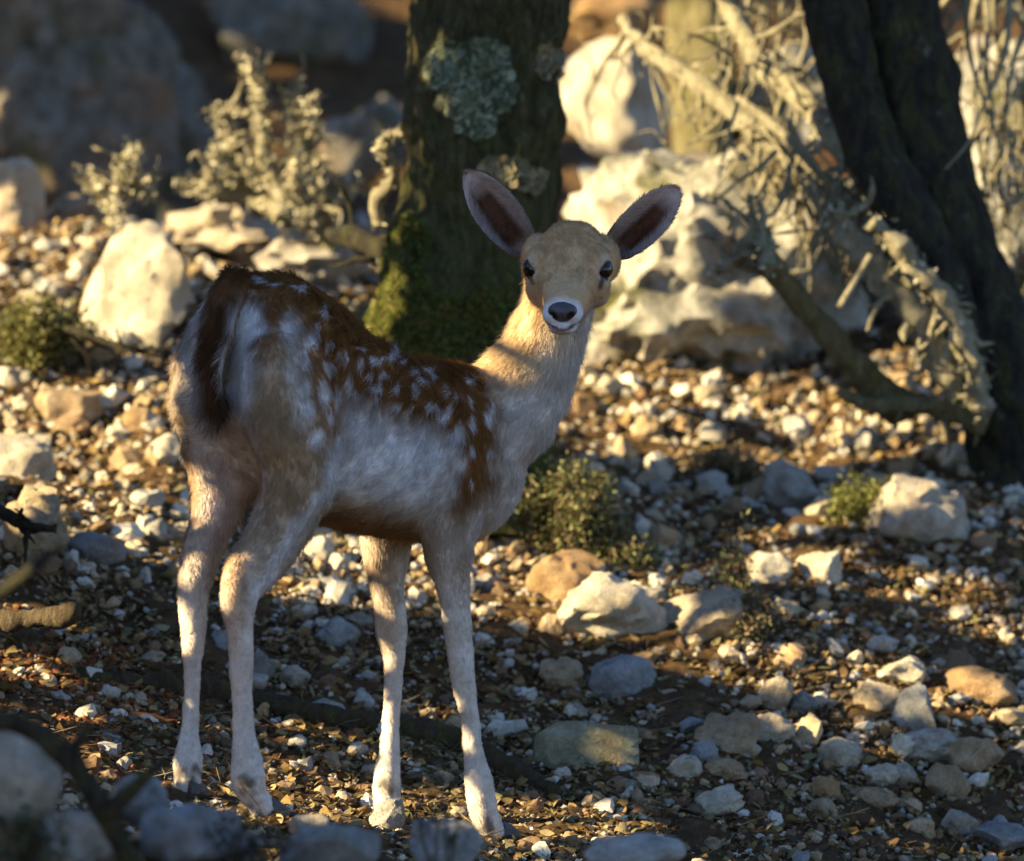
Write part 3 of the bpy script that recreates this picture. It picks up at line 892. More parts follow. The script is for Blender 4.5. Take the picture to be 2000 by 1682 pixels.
def hoof(key, px, py, l, ang):
    c = on_body(px, py, l)
    c.z = HOOFZ[key]
    d = (HEAD * math.cos(ang) + LAT * math.sin(ang)).normalized(); sd = Vector((d.y, -d.x, 0))
    Vs, Fs = [], []
    for sgn in (1, -1):
        b = len(Vs)
        prof = [(-.014, .0075, .018), (-.004, .0090, .021), (.010, .0085, .016), (.022, .0060, .009), (.030, .0022, .004)]
        o = c + sd * (sgn * .0094)
        for xx, hw, h in prof:
            for dx, dz in ((-1, -.004), (-1.0, h * .6), (-.55, h), (.55, h), (1.0, h * .6), (1, -.004)):
                Vs.append(list(o + d * xx + sd * (hw * dx) + Vector((0, 0, dz))))
        for i in range(4):
            for k in range(6):
                k2 = (k + 1) % 6
                Fs.append((b + i * 6 + k, b + i * 6 + k2, b + (i + 1) * 6 + k2, b + (i + 1) * 6 + k))
        Fs.append(tuple(b + k for k in range(5, -1, -1))); Fs.append(tuple(b + 24 + k for k in range(6)))
    me = bpy.data.meshes.new('hoof'); me.from_pydata(Vs, [], Fs); me.update()
    obj('hoof', me, M['hoof'], fawn)
HOOFZ = {}
for key, px, py, l, an in (('RH', 522, 1590, .064, .1), ('LH', 368, 1552, -.058, 0), ('RF', 974, 1638, .071, .15), ('LF', 757, 1604, -.087, 0)):
    c = on_body(px, py, l)
    HOOFZ[key] = gz(c.x, c.y) + .004
    hoof(key, px, py, l, an)
# ------------------------------------------------------------------ rocks
def rock_mesh(name, seed, sub=3, cuts=12, rough=0.10, lo=0.55, hi=0.92, fine=0.03, boxy=0.0):
    rs = np.random.default_rng(seed)
    bm = bmesh.new()
    bmesh.ops.create_icosphere(bm, subdivisions=sub, radius=1.0)
    V = np.array([list(v.co) for v in bm.verts])
    F = np.array([[v.index for v in f.verts] for f in bm.faces])
    bm.free()
    if boxy > 0:
        B = V / np.abs(V).max(1)[:, None]
        V = V * (1 - boxy) + B * boxy * .8
    V = V * (1 + (0.22 - .16 * boxy) * vnoise(V * 1.1 + seed * 3.7, seed))[:, None]
    for _ in range(cuts):
        n = rs.normal(size=3); n /= np.linalg.norm(n)
        d = rs.uniform(lo, hi)
        over = np.maximum(V @ n - d, 0)
        V = V - np.outer(over * 0.93, n)
    U = V / np.linalg.norm(V, axis=1)[:, None]
    V = V + U * (rough * fbm(V * 2.6 + seed, 3, seed) + fine * fbm(V * 9 + seed, 3, seed + 5))[:, None]
    a, b = V.min(0), V.max(0)
    V = (V - (a + b) / 2) / ((b - a) / 2)
    me = mesh_np(name, V, F=F)
    try:
        me.set_sharp_from_angle(angle=math.radians(38))
    except Exception:
        pass
    return me

def rock(px, base, w, h, label, mat='limestone', seed=1, sub=4, depth=None, y=None, rz=0.0, name='rock', cat='rock', sink=.18, cuts=12, tilt=0.0, group=None, rough=.10, fine=.03, lo=.55, hi=.92, boxy=0.0):
    """a rock whose foot is seen at (px, base), w by h pixels large"""
    if y is None:
        p = ghit(px, base)
    else:
        p = W(px, base, y)
        if y > 1:
            p.z = max(p.z, gz(p.x, y) - .02)
            h = h + 0
    k = (10 + p.y) / 15000.0
    hw = w * k / 2; hh = h * k / 2 * (1 + sink); hd = (depth if depth else 0.8) * hw
    o = obj(name, rock_mesh(name, seed, sub, cuts, rough, fine=fine, lo=lo, hi=hi, boxy=boxy), M[mat], label=label, cat=cat, group=group)
    o.scale = (hw, hd, hh)
    o.rotation_euler = (0, tilt, rz)
    zc = p.z + hh * (1 - 2 * sink)
    o.location = (p.x, p.y + hd * .75, zc)
    return o

ROCKS = [
    # the lit group beside the fawn's front legs
    (1190, 1262, 235, 150, 'large rugged cream limestone rock in front of the low green bush', 'pale_limestone', 31, dict(depth=.8, rough=.16, fine=.05)),
    (1385, 1262, 205, 125, 'wedge-shaped grey limestone rock with dappled top beside the rugged cream rock', 'limestone', 32, dict(rough=.13, fine=.05)),
    (1100, 1175, 160, 105, 'smooth tan rock leaning behind the rugged cream rock', 'ochre_stone', 33, {}),
    (1080, 1245, 55, 48, 'small tan stone wedged against the beside the rugged cream rock', 'ochre_stone', 34, {}),
    (1010, 1240, 46, 30, 'small white stone beside the rugged cream rock', 'pale_limestone', 35, {}),
    (1145, 1497, 205, 90, 'flat-faced greenish grey stone slab standing on edge by the mossy root', 'green_slab', 36, dict(depth=.30, cuts=5, lo=.75, hi=.95, rough=.025, fine=.012, rz=.12, boxy=.95, tilt=.06)),
    (1500, 1140, 92, 66, 'rounded white stone at the edge of the shadow', 'pale_limestone', 37, dict(lo=.75, hi=.95)),
    (1602, 1136, 92, 62, 'angular cream stone next to the rounded white stone', 'pale_limestone', 38, {}),
    (1800, 1058, 200, 130, 'big grey boulder with a flat sunlit top below the leaning tree', 'limestone', 39, dict(cuts=6, lo=.7, hi=.95, boxy=.45, rough=.10, fine=.05, rz=.5, tilt=.22)),
    (1548, 1000, 115, 110, 'angular grey rock with a sharp ridge on the sunny slope', 'limestone', 40, dict(cuts=8, lo=.4, hi=.7)),
    (1215, 1368, 130, 92, 'rounded blue-grey rock behind the flat-faced slab', 'grey_stone', 41, dict(lo=.75, hi=.95)),
    (1098, 1352, 92, 72, 'knobbly pale grey rock behind the flat-faced slab', 'limestone', 42, dict(rough=.2)),
    (1425, 1480, 130, 92, 'rugged whitish rock with a tan back beside the flat-faced slab', 'limestone', 43, dict(rough=.16)),
    (1405, 1592, 112, 62, 'white rough stone lying alone on the leaf litter', 'pale_limestone', 44, dict(rough=.15)),
    (1338, 1522, 76, 52, 'slanting white stone below the rugged whitish rock', 'pale_limestone', 45, dict(tilt=.35)),
    (1418, 1522, 92, 42, 'flat tan stone below the rugged whitish rock', 'ochre_stone', 46, {}),
    (1375, 1490, 62, 44, 'small smooth grey stone touching the rugged whitish rock', 'grey_stone', 47, dict(lo=.75, hi=.95)),
    (1500, 1452, 110, 62, 'low crumbly pale stone behind the rugged whitish rock', 'limestone', 48, dict(rough=.2)),
    (1762, 1345, 112, 66, 'sunlit lumpy cream rock at the edge of the light strip', 'pale_limestone', 49, dict(rough=.18)),
    (1912, 1375, 165, 76, 'broad sunlit tan rock with a flat lit top', 'ochre_stone', 50, {}),
    (1788, 1438, 96, 104, 'pointed triangular blue-grey stone in the shade', 'grey_stone', 51, dict(cuts=7, lo=.3, hi=.6, rough=.04)),
    (1715, 1396, 96, 66, 'brown-grey blocky stone beside the pointed triangular stone', 'limestone', 52, {}),
    (1515, 1388, 78, 70, 'half-lit rounded cream stone with a shaded face', 'limestone', 53, dict(lo=.7)),
    (1568, 1392, 60, 46, 'small grey stone touching the half-lit rounded stone', 'grey_stone', 54, {}),
    (1906, 1516, 118, 80, 'flattish cream stone with a flared edge', 'ochre_stone', 55, dict(tilt=.2)),
    (1810, 1488, 160, 66, 'cluster-like pink-grey rock behind the flattish cream stone', 'limestone', 56, dict(rough=.2)),
    (1850, 1562, 90, 74, 'squat white-grey stone below the pink-grey rock', 'limestone', 57, {}),
    (1640, 1500, 90, 62, 'pale blocky stone in the middle of the shaded stones', 'pale_limestone', 58, {}),
    (1725, 1535, 74, 46, 'smooth pinkish grey stone beside the pale blocky stone', 'limestone', 59, dict(lo=.75)),
    (1610, 1562, 66, 48, 'tan and grey two-toned stone below the pale blocky stone', 'ochre_stone', 60, {}),
    (1705, 1578, 110, 42, 'long flat reddish brown stone on the leaf litter', 'ochre_stone', 61, dict(tilt=.05)),
    (1945, 1665, 140, 60, 'broad broken grey stone on mossy ground near a small pinkish stone', 'grey_stone', 62, {}),
    (1800, 1640, 60, 44, 'small round pinkish stone near the broken grey stone', 'ochre_stone', 63, {}),
    (1215, 1548, 72, 32, 'flat grey stone half buried below the flat-faced slab', 'grey_stone', 64, {}),
    # under the fawn and at the left
    (655, 1262, 92, 62, 'blue-grey stone lying between the fawn\'s hind and front legs', 'grey_stone', 70, {}),
    (630, 1400, 92, 36, 'flat pale stone on the ground in front of the mossy root', 'limestone', 71, {}),
    (513, 1325, 46, 62, 'upright grey stone beside the fawn\'s right hind leg', 'grey_stone', 72, {}),
    (440, 1275, 66, 52, 'bluish stone seen between the fawn\'s hind legs', 'grey_stone', 73, {}),
    (575, 1338, 60, 40, 'slanting pinkish stone near the fawn\'s right hind leg', 'limestone', 74, dict(tilt=.4)),
    (700, 1225, 62, 32, 'low grey stone at the edge of the sunlit gravel', 'grey_stone', 75, {}),
    (45, 935, 125, 92, 'square yellow block of limestone on the sunny slope', 'pale_limestone', 76, dict(cuts=6, lo=.7, hi=.95, boxy=.8)),
    (130, 838, 140, 84, 'flat-topped tan slab behind the square yellow block', 'ochre_stone', 77, dict(cuts=6, lo=.7, hi=.95, boxy=.8)),
    (272, 850, 66, 58, 'faceted tan stone behind the fawn\'s rump', 'ochre_stone', 78, dict(cuts=8)),
    (325, 915, 90, 72, 'bright cream stone against the fawn\'s left thigh', 'pale_limestone', 79, {}),
    (60, 1098, 160, 165, 'craggy grey rock with lit crest and a dark branch across it', 'limestone', 80, dict(rough=.2, fine=.05)),
    (190, 1102, 120, 68, 'smooth dark-sided boulder stone next to the craggy grey rock', 'grey_stone', 81, dict(lo=.7)),
    (300, 1060, 60, 46, 'small whitish stone with a shaded foot near the left hind leg', 'limestone', 82, {}),
    (22, 760, 80, 46, 'pale flat stone on the slope among yellow bushes', 'pale_limestone', 83, {}),
    (620, 1100, 70, 56, 'cream stone on the lit gravel seen under the fawn\'s belly', 'pale_limestone', 84, {}),
    (660, 1125, 52, 46, 'small cube-like cream stone under the fawn\'s belly', 'pale_limestone', 85, {}),
    # out of focus in front
    (760, 1625, 84, 66, 'grey stone hiding the fawn\'s left front hoof', 'grey_stone', 90, dict(y=.28)),
    (40, 1600, 170, 200, 'smooth pale grey rock behind the dark forked branch', 'limestone', 91, dict(y=-1.35)),
    (265, 1600, 120, 90, 'dusky bluish stone under the forked dark branch', 'grey_stone', 92, dict(y=-1.1)),
    (390, 1690, 240, 120, 'dusky broad dark bluish rock below the fawn\'s hind hooves', 'grey_stone', 93, dict(y=-1.3)),
    (640, 1700, 210, 92, 'dusky flat bluish rock below the fawn\'s belly', 'grey_stone', 94, dict(y=-1.2)),
    (870, 1690, 150, 96, 'dusky dark grey rock below the fawn\'s front hooves', 'grey_stone', 95, dict(y=-1.0)),
    (1245, 1700, 200, 72, 'dusky smooth light grey rock at the foot of the leaf litter', 'limestone', 96, dict(y=-.75)),
    (600, 1640, 90, 52, 'small mottled stone in front of the right hind hoof', 'limestone', 97, dict(y=-.45)),
    (120, 1700, 220, 120, 'dusky blue-grey rock at the foot of the forked branch', 'grey_stone', 98, dict(y=-1.4)),
    # behind
    (1385, 770, 700, 470, 'huge sunlit limestone boulder with mossy pits behind the fawn', 'boulder', 110, dict(depth=.7, sub=5, y=2.3, rough=.17, fine=.09, boxy=.35, name='boulder', cat='boulder', sink=.06)),
    (1200, 315, 250, 250, 'tall pale sunlit rock on top of the huge boulder', 'pale_limestone', 111, dict(y=3.3, sink=.05, rough=.14)),
    (1180, 95, 220, 150, 'reddish brown rock behind the tall pale rock', 'ochre_stone', 112, dict(y=4.2, sink=.05)),
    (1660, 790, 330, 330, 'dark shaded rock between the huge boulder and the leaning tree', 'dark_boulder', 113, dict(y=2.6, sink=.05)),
    (275, 690, 210, 260, 'upright white limestone slab lit by the sun behind the rump', 'pale_limestone', 214, dict(y=2.2, depth=.6, sink=.1, tilt=.35, cuts=7, boxy=.5, rough=.16, fine=.06)),
    (20, 530, 140, 170, 'rounded cream boulder at the top of the stony slope', 'pale_limestone', 115, dict(y=2.7, sink=.05)),
    (140, 500, 130, 105, 'tan boulder beside the rounded cream boulder', 'ochre_stone', 116, dict(y=2.8, sink=.05)),
    (400, 520, 340, 130, 'low crumbling heap of pale rock under the lichen bush', 'limestone', 117, dict(y=2.7, sink=.1, rough=.25, fine=.08)),
    (610, 560, 260, 130, 'low pale rock ledge beside the main trunk', 'limestone', 118, dict(y=2.5, sink=.1, rough=.2, fine=.07)),
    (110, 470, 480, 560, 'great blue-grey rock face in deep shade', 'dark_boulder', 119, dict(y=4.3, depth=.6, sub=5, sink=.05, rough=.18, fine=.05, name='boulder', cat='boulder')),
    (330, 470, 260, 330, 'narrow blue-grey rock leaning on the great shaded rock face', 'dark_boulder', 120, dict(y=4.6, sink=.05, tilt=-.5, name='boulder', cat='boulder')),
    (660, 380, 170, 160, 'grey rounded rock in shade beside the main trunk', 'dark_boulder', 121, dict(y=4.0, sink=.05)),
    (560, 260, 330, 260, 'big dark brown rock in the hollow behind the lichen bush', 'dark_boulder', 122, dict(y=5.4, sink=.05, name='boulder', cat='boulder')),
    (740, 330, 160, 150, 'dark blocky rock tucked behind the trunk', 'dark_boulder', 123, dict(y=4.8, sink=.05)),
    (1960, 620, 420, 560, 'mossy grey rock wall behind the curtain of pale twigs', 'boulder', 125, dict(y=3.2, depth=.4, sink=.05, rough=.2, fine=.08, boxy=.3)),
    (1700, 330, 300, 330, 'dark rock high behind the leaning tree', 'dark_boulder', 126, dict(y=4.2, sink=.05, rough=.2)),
    (1530, 300, 260, 220, 'shaded rock behind the hanging twigs', 'boulder', 124, dict(y=3.9, sink=.05)),
]
for px, base, w, h, lab, mt, sd, kw in ROCKS:
    rock(px, base, w, h, lab, mt, sd, **{**dict(sub=4, rz=(sd * 1.7) % 0.9 - .45), **kw})

# countable loose stones, each its own object
HX2 = np.array([list(v) for v in _hp])
STONE_M = {k: [rock_mesh('stone', 200 + 10 * i + j, 3, 11, .14, fine=.06) for j in range(7)] for i, k in enumerate(('limestone', 'ochre_stone', 'grey_stone', 'pale_limestone'))}
for k in STONE_M:
    for me in STONE_M[k]:
        me.materials.append(M[k])
LAB = {'limestone': 'mottled grey-white', 'ochre_stone': 'ochre-brown', 'grey_stone': 'blue-grey', 'pale_limestone': 'chalky white'}
LANDMARKS = [(1190, 1210, 'around the rugged cream rock'), (1385, 1230, 'around the wedge-shaped rock with dappled top'), (1145, 1470, 'around the flat-faced greenish slab'), (1550, 1110, 'around the rounded white stone'), (1800, 1030, 'around the big flat-topped grey boulder'),
             (1545, 950, 'around the angular ridged rock'), (1350, 800, 'at the foot of the huge boulder'), (1760, 850, 'at the foot of the leaning tree'), (1425, 1440, 'around the rugged whitish rock'), (1405, 1590, 'around the lone white rough stone'), (1760, 1310, 'around the sunlit lumpy cream rock'),
             (1788, 1400, 'around the pointed triangular stone'), (1906, 1490, 'around the flattish cream stone with flared edge'), (1650, 1530, 'around the long flat reddish stone'), (1900, 1650, 'on the mossy ground by the broken grey stone'), (1200, 850, 'between the chest and the huge boulder'), (1100, 1050, 'by the low spiny bush'),
             (650, 1120, 'on the gravel under the belly'), (655, 1280, 'between hind and front legs'), (440, 1270, 'between the hind legs'), (880, 1350, 'beside the front legs'), (150, 1350, 'on the red earth mound'), (45, 900, 'around the square yellow block'), (130, 800, 'around the flat-topped tan slab'), (60, 1050, 'around the craggy rock with dark branch'),
             (270, 620, 'around the upright white slab'), (300, 850, 'behind the rump'), (60, 660, 'around the olive cushion plant'), (250, 1080, 'beside the left hind leg'), (620, 600, 'by the roots of the main trunk')]
rs = np.random.default_rng(5)
cand = []
while len(cand) < 235:
    u = rs.random()
    if u < .50:
        px, py = rs.uniform(980, 2050), rs.uniform(1050, 1690)
    elif u < .68:
        px, py = rs.uniform(1100, 1900), rs.uniform(740, 1050)
    elif u < .90:
        px, py = rs.uniform(-50, 700), rs.uniform(560, 1150)
    else:
        px, py = rs.uniform(0, 980), rs.uniform(1180, 1480)
    sz = min(18 + 14 * rs.pareto(1.7), 78)
    if u >= .5 and u < .68:
        sz = min(sz * 1.25, 90)
    ok = all((px - a) ** 2 + ((py - b) * 1.4) ** 2 > ((sz + c) * .42) ** 2 for a, b, c in cand)
    ok = ok and all(((px - r[0]) / (r[2] * .55)) ** 2 + ((py - r[1] + r[3] * .4) / (r[3] * .6)) ** 2 > 1 for r in ROCKS)
    if ok:
        cand.append((px, py, sz))
for i, (px, py, sz) in enumerate(cand):
    p = ghit(px, py)
    if np.min(np.hypot(HX2[:, 0] - p.x, HX2[:, 1] - p.y)) < .05:
        continue
    kk = rs.choice(['limestone', 'ochre_stone', 'grey_stone', 'pale_limestone'], p=[.36, .26, .16, .22] if py < 1150 else [.34, .26, .30, .10])
    me = STONE_M[kk][rs.integers(7)]
    hw = sz * (10 + p.y) / 30000.0
    ln = LANDMARKS[int(np.argmin([(px - a) ** 2 + (1.5 * (py - b)) ** 2 for a, b, _ in LANDMARKS]))][2]
    o = obj('stone', me, None, label='%s %s stone lying loose %s' % ('small' if sz < 26 else 'fist-sized' if sz < 48 else 'big', LAB[kk], ln), cat='stone', group='loose stones on the slope')
    hh = hw * rs.uniform(.5, .85)
    o.scale = (hw, hw * rs.uniform(.7, 1.1), hh)
    o.rotation_euler = (rs.uniform(-.3, .3), rs.uniform(-.35, .35), rs.uniform(0, 6.28))
    o.location = (p.x, p.y + hw * .3, p.z + hh * .35)

# ------------------------------------------------------------------ gravel, leaf litter (nobody could count them)
def ico(sub):
    bm = bmesh.new(); bmesh.ops.create_icosphere(bm, subdivisions=sub, radius=1)
    V = np.array([list(v.co) for v in bm.verts]); F = np.array([[v.index for v in f.verts] for f in bm.faces]); bm.free()
    return V, F
def scatter_px(n, seed, bands, spread=.25):
    rs = np.random.default_rng(seed)
    out = []
    w = np.array([b[4] for b in bands]); w = w / w.sum()
    ch = rs.choice(len(bands), n, p=w)
    B = np.array([b[:4] for b in bands])[ch]
    px = B[:, 0] + (B[:, 1] - B[:, 0]) * rs.random(n); py = B[:, 2] + (B[:, 3] - B[:, 2]) * rs.random(n)
    P = ghit_many(px, py)
    # the ground goes on beyond the frame and behind the bank: a quarter is strewn evenly over it
    m = rs.random(n) < spread
    P[m, 0] = rs.uniform(-2.3, 2.3, m.sum()); P[m, 1] = rs.uniform(-2.2, 2.9, m.sum())
    P[:, 2] = ground(P[:, 0], P[:, 1])
    return P, rs
def rotmats(n, rs, tilt):
    a = rs.uniform(0, 6.283, n); b = rs.normal(0, tilt, n); c = rs.normal(0, tilt, n)
    ca, sa, cb, sb, cc, sc = np.cos(a), np.sin(a), np.cos(b), np.sin(b), np.cos(c), np.sin(c)
    o, z = np.ones(n), np.zeros(n)
    Rz = np.stack([ca, -sa, z, sa, ca, z, z, z, o], 1).reshape(-1, 3, 3)
    Rx = np.stack([o, z, z, z, cb, -sb, z, sb, cb], 1).reshape(-1, 3, 3)
    Ry = np.stack([cc, z, sc, z, o, z, -sc, z, cc], 1).reshape(-1, 3, 3)
    return Rx @ Ry @ Rz
BANDS = [(-250, 2250, 1040, 1700, 6.0), (-250, 2250, 640, 1060, 3.0), (-250, 800, 430, 700, .9), (150, 1300, 1420, 1700, 1.6)]
def gravel(n, seed, sub, smin, smax, name, palette, bands=BANDS, flat=.7, spread=.25):
    P, rs = scatter_px(n, seed, bands, spread)
    v0, f0 = ico(sub)
    m = len(v0)
    s = np.minimum(smin * (1 + .75 * rs.pareto(2.2, n)), smax)
    R = rotmats(n, rs, .5)
    sc = np.stack([s, s * rs.uniform(.6, 1, n), s * rs.uniform(.45, .85, n) * flat / .7], 1)
    J = 1 + rs.uniform(-.28, .28, (n, m))
    V = (v0[None] * J[:, :, None]) * sc[:, None, :]
    V = np.einsum('nij,nmj->nmi', R, V)
    V = V + P[:, None, :] + np.array([0, 0, 1])[None, None] * (s * .22)[:, None, None]
    F = (f0[None] + (np.arange(n) * m)[:, None, None]).reshape(-1, 3)
    me = mesh_np(name, V.reshape(-1, 3), F=F, smooth=False)
    pal = np.array(palette)[rs.integers(len(palette), size=n)] * rs.uniform(.7, 1.2, (n, 1))
    set_col(me, 'col', np.repeat(pal, m, axis=0))
    return me
PAL = [(.44, .39, .31), (.52, .48, .41), (.34, .24, .14), (.28, .18, .09), (.22, .14, .08), (.38, .30, .20), (.30, .29, .27), (.17, .10, .055)]
PAL2 = [(.24, .15, .075), (.18, .105, .05), (.30, .20, .10), (.34, .25, .14), (.40, .34, .26), (.14, .085, .04)]
obj('gravel', gravel(6200, 51, 2, .0042, .017, 'gravel', PAL), M['gravel'], label='pale gravel and pebbles strewn over the slope', cat='gravel', kind='stuff')
PALE = [(.50, .43, .30), (.58, .52, .40), (.42, .34, .22), (.36, .28, .17), (.28, .20, .11), (.40, .38, .33), (.24, .22, .18), (.20, .13, .07)]
obj('pebbles', gravel(5000, 53, 2, .0062, .030, 'pebbles', PALE, [(-250, 720, 560, 1130, 2.6), (-250, 760, 430, 600, 1.5), (1050, 2000, 690, 1010, 2.3), (520, 1320, 1030, 1190, 1.3), (1250, 2100, 1000, 1450, .5)]), M['gravel'], label='dense pale pebbles covering the sunlit slopes', cat='pebbles', kind='stuff')
obj('soil_crumbs', gravel(36000, 52, 1, .0020, .0075, 'soil_crumbs', PAL2), M['gravel'], label='fine brown earth crumbs covering the ground', cat='soil', kind='stuff')
REDP = [(.20, .07, .022), (.26, .10, .032), (.15, .05, .018), (.30, .15, .06), (.12, .05, .02)]
obj('red_earth', gravel(6500, 54, 1, .0022, .009, 'red_earth', REDP, [(-150, 260, 1265, 1480, 3), (60, 420, 1330, 1540, 2), (-100, 100, 1150, 1300, .5)], spread=0), M['gravel'], label='crumbly red earth of the mound beside the hind hooves', cat='red earth', kind='stuff')
def leaves(n, seed, size, palette, name, bands=BANDS, tilt=.45, lift=.004):
    P, rs = scatter_px(n, seed, bands)
    t = np.linspace(0, 1, 5)
    wv = np.array([.0, .85, 1.0, .7, .0]) * .34
    base = []
    for i in range(5):
        for sgn in (-1, 1):
            base.append((t[i] - .5, sgn * max(wv[i], .02), 0))
    base = np.array(base); m = len(base)
    q0 = np.array([(2 * i, 2 * i + 1, 2 * i + 3, 2 * i + 2) for i in range(4)])
    s = size * rs.uniform(.55, 1.3, n)
    curl = rs.uniform(-.5, .9, n); fold = rs.uniform(-.1, .6, n)
    V = np.repeat(base[None], n, 0)
    V[:, :, 1] *= rs.uniform(.6, 1.2, n)[:, None]
    V[:, :, 2] = curl[:, None] * V[:, :, 0] ** 2 * 1.2 + fold[:, None] * np.abs(V[:, :, 1])
    V = V * s[:, None, None]
    V = np.einsum('nij,nmj->nmi', rotmats(n, rs, tilt), V) + P[:, None, :]
    V[:, :, 2] += lift
    Q = (q0[None] + (np.arange(n) * m)[:, None, None]).reshape(-1, 4)
    me = mesh_np(name, V.reshape(-1, 3), Q=Q)
    pal = np.array(palette)[rs.integers(len(palette), size=n)] * rs.uniform(.6, 1.25, (n, 1))
    set_col(me, 'col', np.repeat(pal, m, axis=0))
    return me
LPAL = [(.26, .17, .06), (.20, .12, .045), (.33, .22, .07), (.15, .09, .04), (.30, .24, .12), (.10, .06, .03), (.22, .20, .08)]
obj('leaf_litter', leaves(19000, 61, .020, LPAL, 'leaf_litter'), M['litter'], label='small dry brown oak leaves littering the ground', cat='leaf litter', kind='stuff')
# dry stalks and bits of twig
def stalks(n, seed, bands, lmin, lmax, palette, name, r=.0008, tilt=.35):
    P, rs = scatter_px(n, seed, bands)
    V, Q, C = [], [], []
    for i in range(n):
        L = rs.uniform(lmin, lmax); a = rs.uniform(0, 6.283); e = abs(rs.normal(0, tilt))
        d = np.array([math.cos(a) * math.cos(e), math.sin(a) * math.cos(e), math.sin(e)])
        s = np.cross(d, [0, 0, 1]); s /= np.linalg.norm(s); u = np.cross(s, d)
        p0 = P[i] + np.array([0, 0, .003]); bend = rs.normal(0, .15, 3) * L; bend[2] = abs(bend[2]) * .3
        b = len(V)
        col = np.array(palette[rs.integers(len(palette))]) * rs.uniform(.7, 1.2)
        for t in (0, .5, 1):
            c = p0 + d * (L * t) + bend * (t * (1 - t) * 2)
            for k in range(3):
                an = 2.094 * k
                V.append(c + (s * math.cos(an) + u * math.sin(an)) * r * (1 - .5 * t)); C.append(col)
        for j in range(2):
            for k in range(3):
                k2 = (k + 1) % 3
                Q.append((b + j * 3 + k, b + j * 3 + k2, b + j * 3 + 3 + k2, b + j * 3 + 3 + k))
    me = mesh_np(name, np.array(V), Q=np.array(Q)); set_col(me, 'col', np.array(C))
    return me
obj('dry_stalks', stalks(1500, 71, BANDS, .02, .07, [(.30, .22, .11), (.16, .10, .05), (.40, .33, .19), (.08, .05, .03)], 'dry_stalks'), M['litter'], label='broken dry grass stalks and twig bits on the soil', cat='dry stalks', kind='stuff')

# ------------------------------------------------------------------ wood
def tube_np(P, R, seg=10, sub=4, nz=0.0, nsc=40.0, seed=0, twist=0.0, cap=True, ridges=0.0):
    D = catmull([list(p) + [r] for p, r in zip(P, R)], sub)
    C, r = D[:, :3], np.maximum(D[:, 3], 1e-4)
    Tn = np.gradient(C, axis=0); Tn /= np.maximum(np.linalg.norm(Tn, axis=1), 1e-9)[:, None]
    ref = np.array([0, 1.0, 0]) if abs(Tn[:, 1]).mean() < .8 else np.array([1.0, 0, 0])
    sd = np.cross(Tn, ref); sd /= np.maximum(np.linalg.norm(sd, axis=1), 1e-9)[:, None]
    up = np.cross(sd, Tn)
    a = np.linspace(0, 2 * np.pi, seg, endpoint=False)
    dirs = sd[:, None] * np.cos(a)[None, :, None] + up[:, None] * np.sin(a)[None, :, None]
    V = C[:, None] + dirs * r[:, None, None]
    m = len(C)
    if nz > 0:
        f = V.reshape(-1, 3)
        n = fbm(f * nsc, 3, seed).reshape(m, seg)
        V = V + dirs * (n * nz)[:, :, None]
    V = V.reshape(-1, 3)
    i = np.arange(m - 1)[:, None] * seg; k = np.arange(seg)[None]; k2 = (k + 1) % seg
    Q = np.stack([i + k, i + k2, i + seg + k2, i + seg + k], -1).reshape(-1, 4)
    F = []
    if cap:
        V = np.concatenate([V, C[:1], C[-1:]])
        c0 = m * seg
        for kk in range(seg):
            F.append((c0, (kk + 1) % seg, kk)); F.append((c0 + 1, (m - 1) * seg + kk, (m - 1) * seg + (kk + 1) % seg))
    return V, np.array(F, np.int32).reshape(-1, 3), Q
def tube(name, P, R, mat, parent=None, seg=10, sub=4, nz=0.0, nsc=40.0, seed=0, **kw):
    V, F, Q = tube_np(P, R, seg, sub, nz, nsc, seed)
    return obj(name, mesh_np(name, V, F, Q), mat, parent, **kw)

def bark_trunk(name, P, R, mat, parent, seg=200, rows=360, amp=.010, seed=0, flare=None, scale=(1, 1, .30), freq=26):
    D = catmull([list(p) + [r] for p, r in zip(P, R)], max(2, rows // (len(P) - 1)))
    C, r = D[:, :3], D[:, 3]
    a = np.linspace(0, 2 * np.pi, seg, endpoint=False)
    dirs = np.stack([np.cos(a), np.sin(a), 0 * a], 1)
    lob = 1 + .06 * np.cos(3 * a + seed) + .04 * np.cos(5 * a + 2.1 * seed)
    V = C[:, None] + dirs[None] * (r[:, None] * lob[None])[:, :, None]
    m = len(C)
    f = V.reshape(-1, 3)
    q = f * np.array(scale) * freq
    wq = q + .8 * np.stack([vnoise(f * 9, 4), vnoise(f * 9 + 5, 5), vnoise(f * 9 + 9, 6)], 1)
    rid = 1 - np.abs(vnoise(wq, seed)) * 2.2
    n = rid * .8 + .45 * fbm(f * np.array((1, 1, .6)) * 70, 3, seed + 3) + 1.6 * fbm(f * 6, 2, seed + 8)
    V = (f.reshape(m, seg, 3) + dirs[None] * (n.reshape(m, seg) * amp)[:, :, None]).reshape(-1, 3)
    i = np.arange(m - 1)[:, None] * seg; k = np.arange(seg)[None]; k2 = (k + 1) % seg
    Q = np.stack([i + k, i + k2, i + seg + k2, i + seg + k], -1).reshape(-1, 4)
    return obj(name, mesh_np(name, V, Q=Q), mat, parent), V

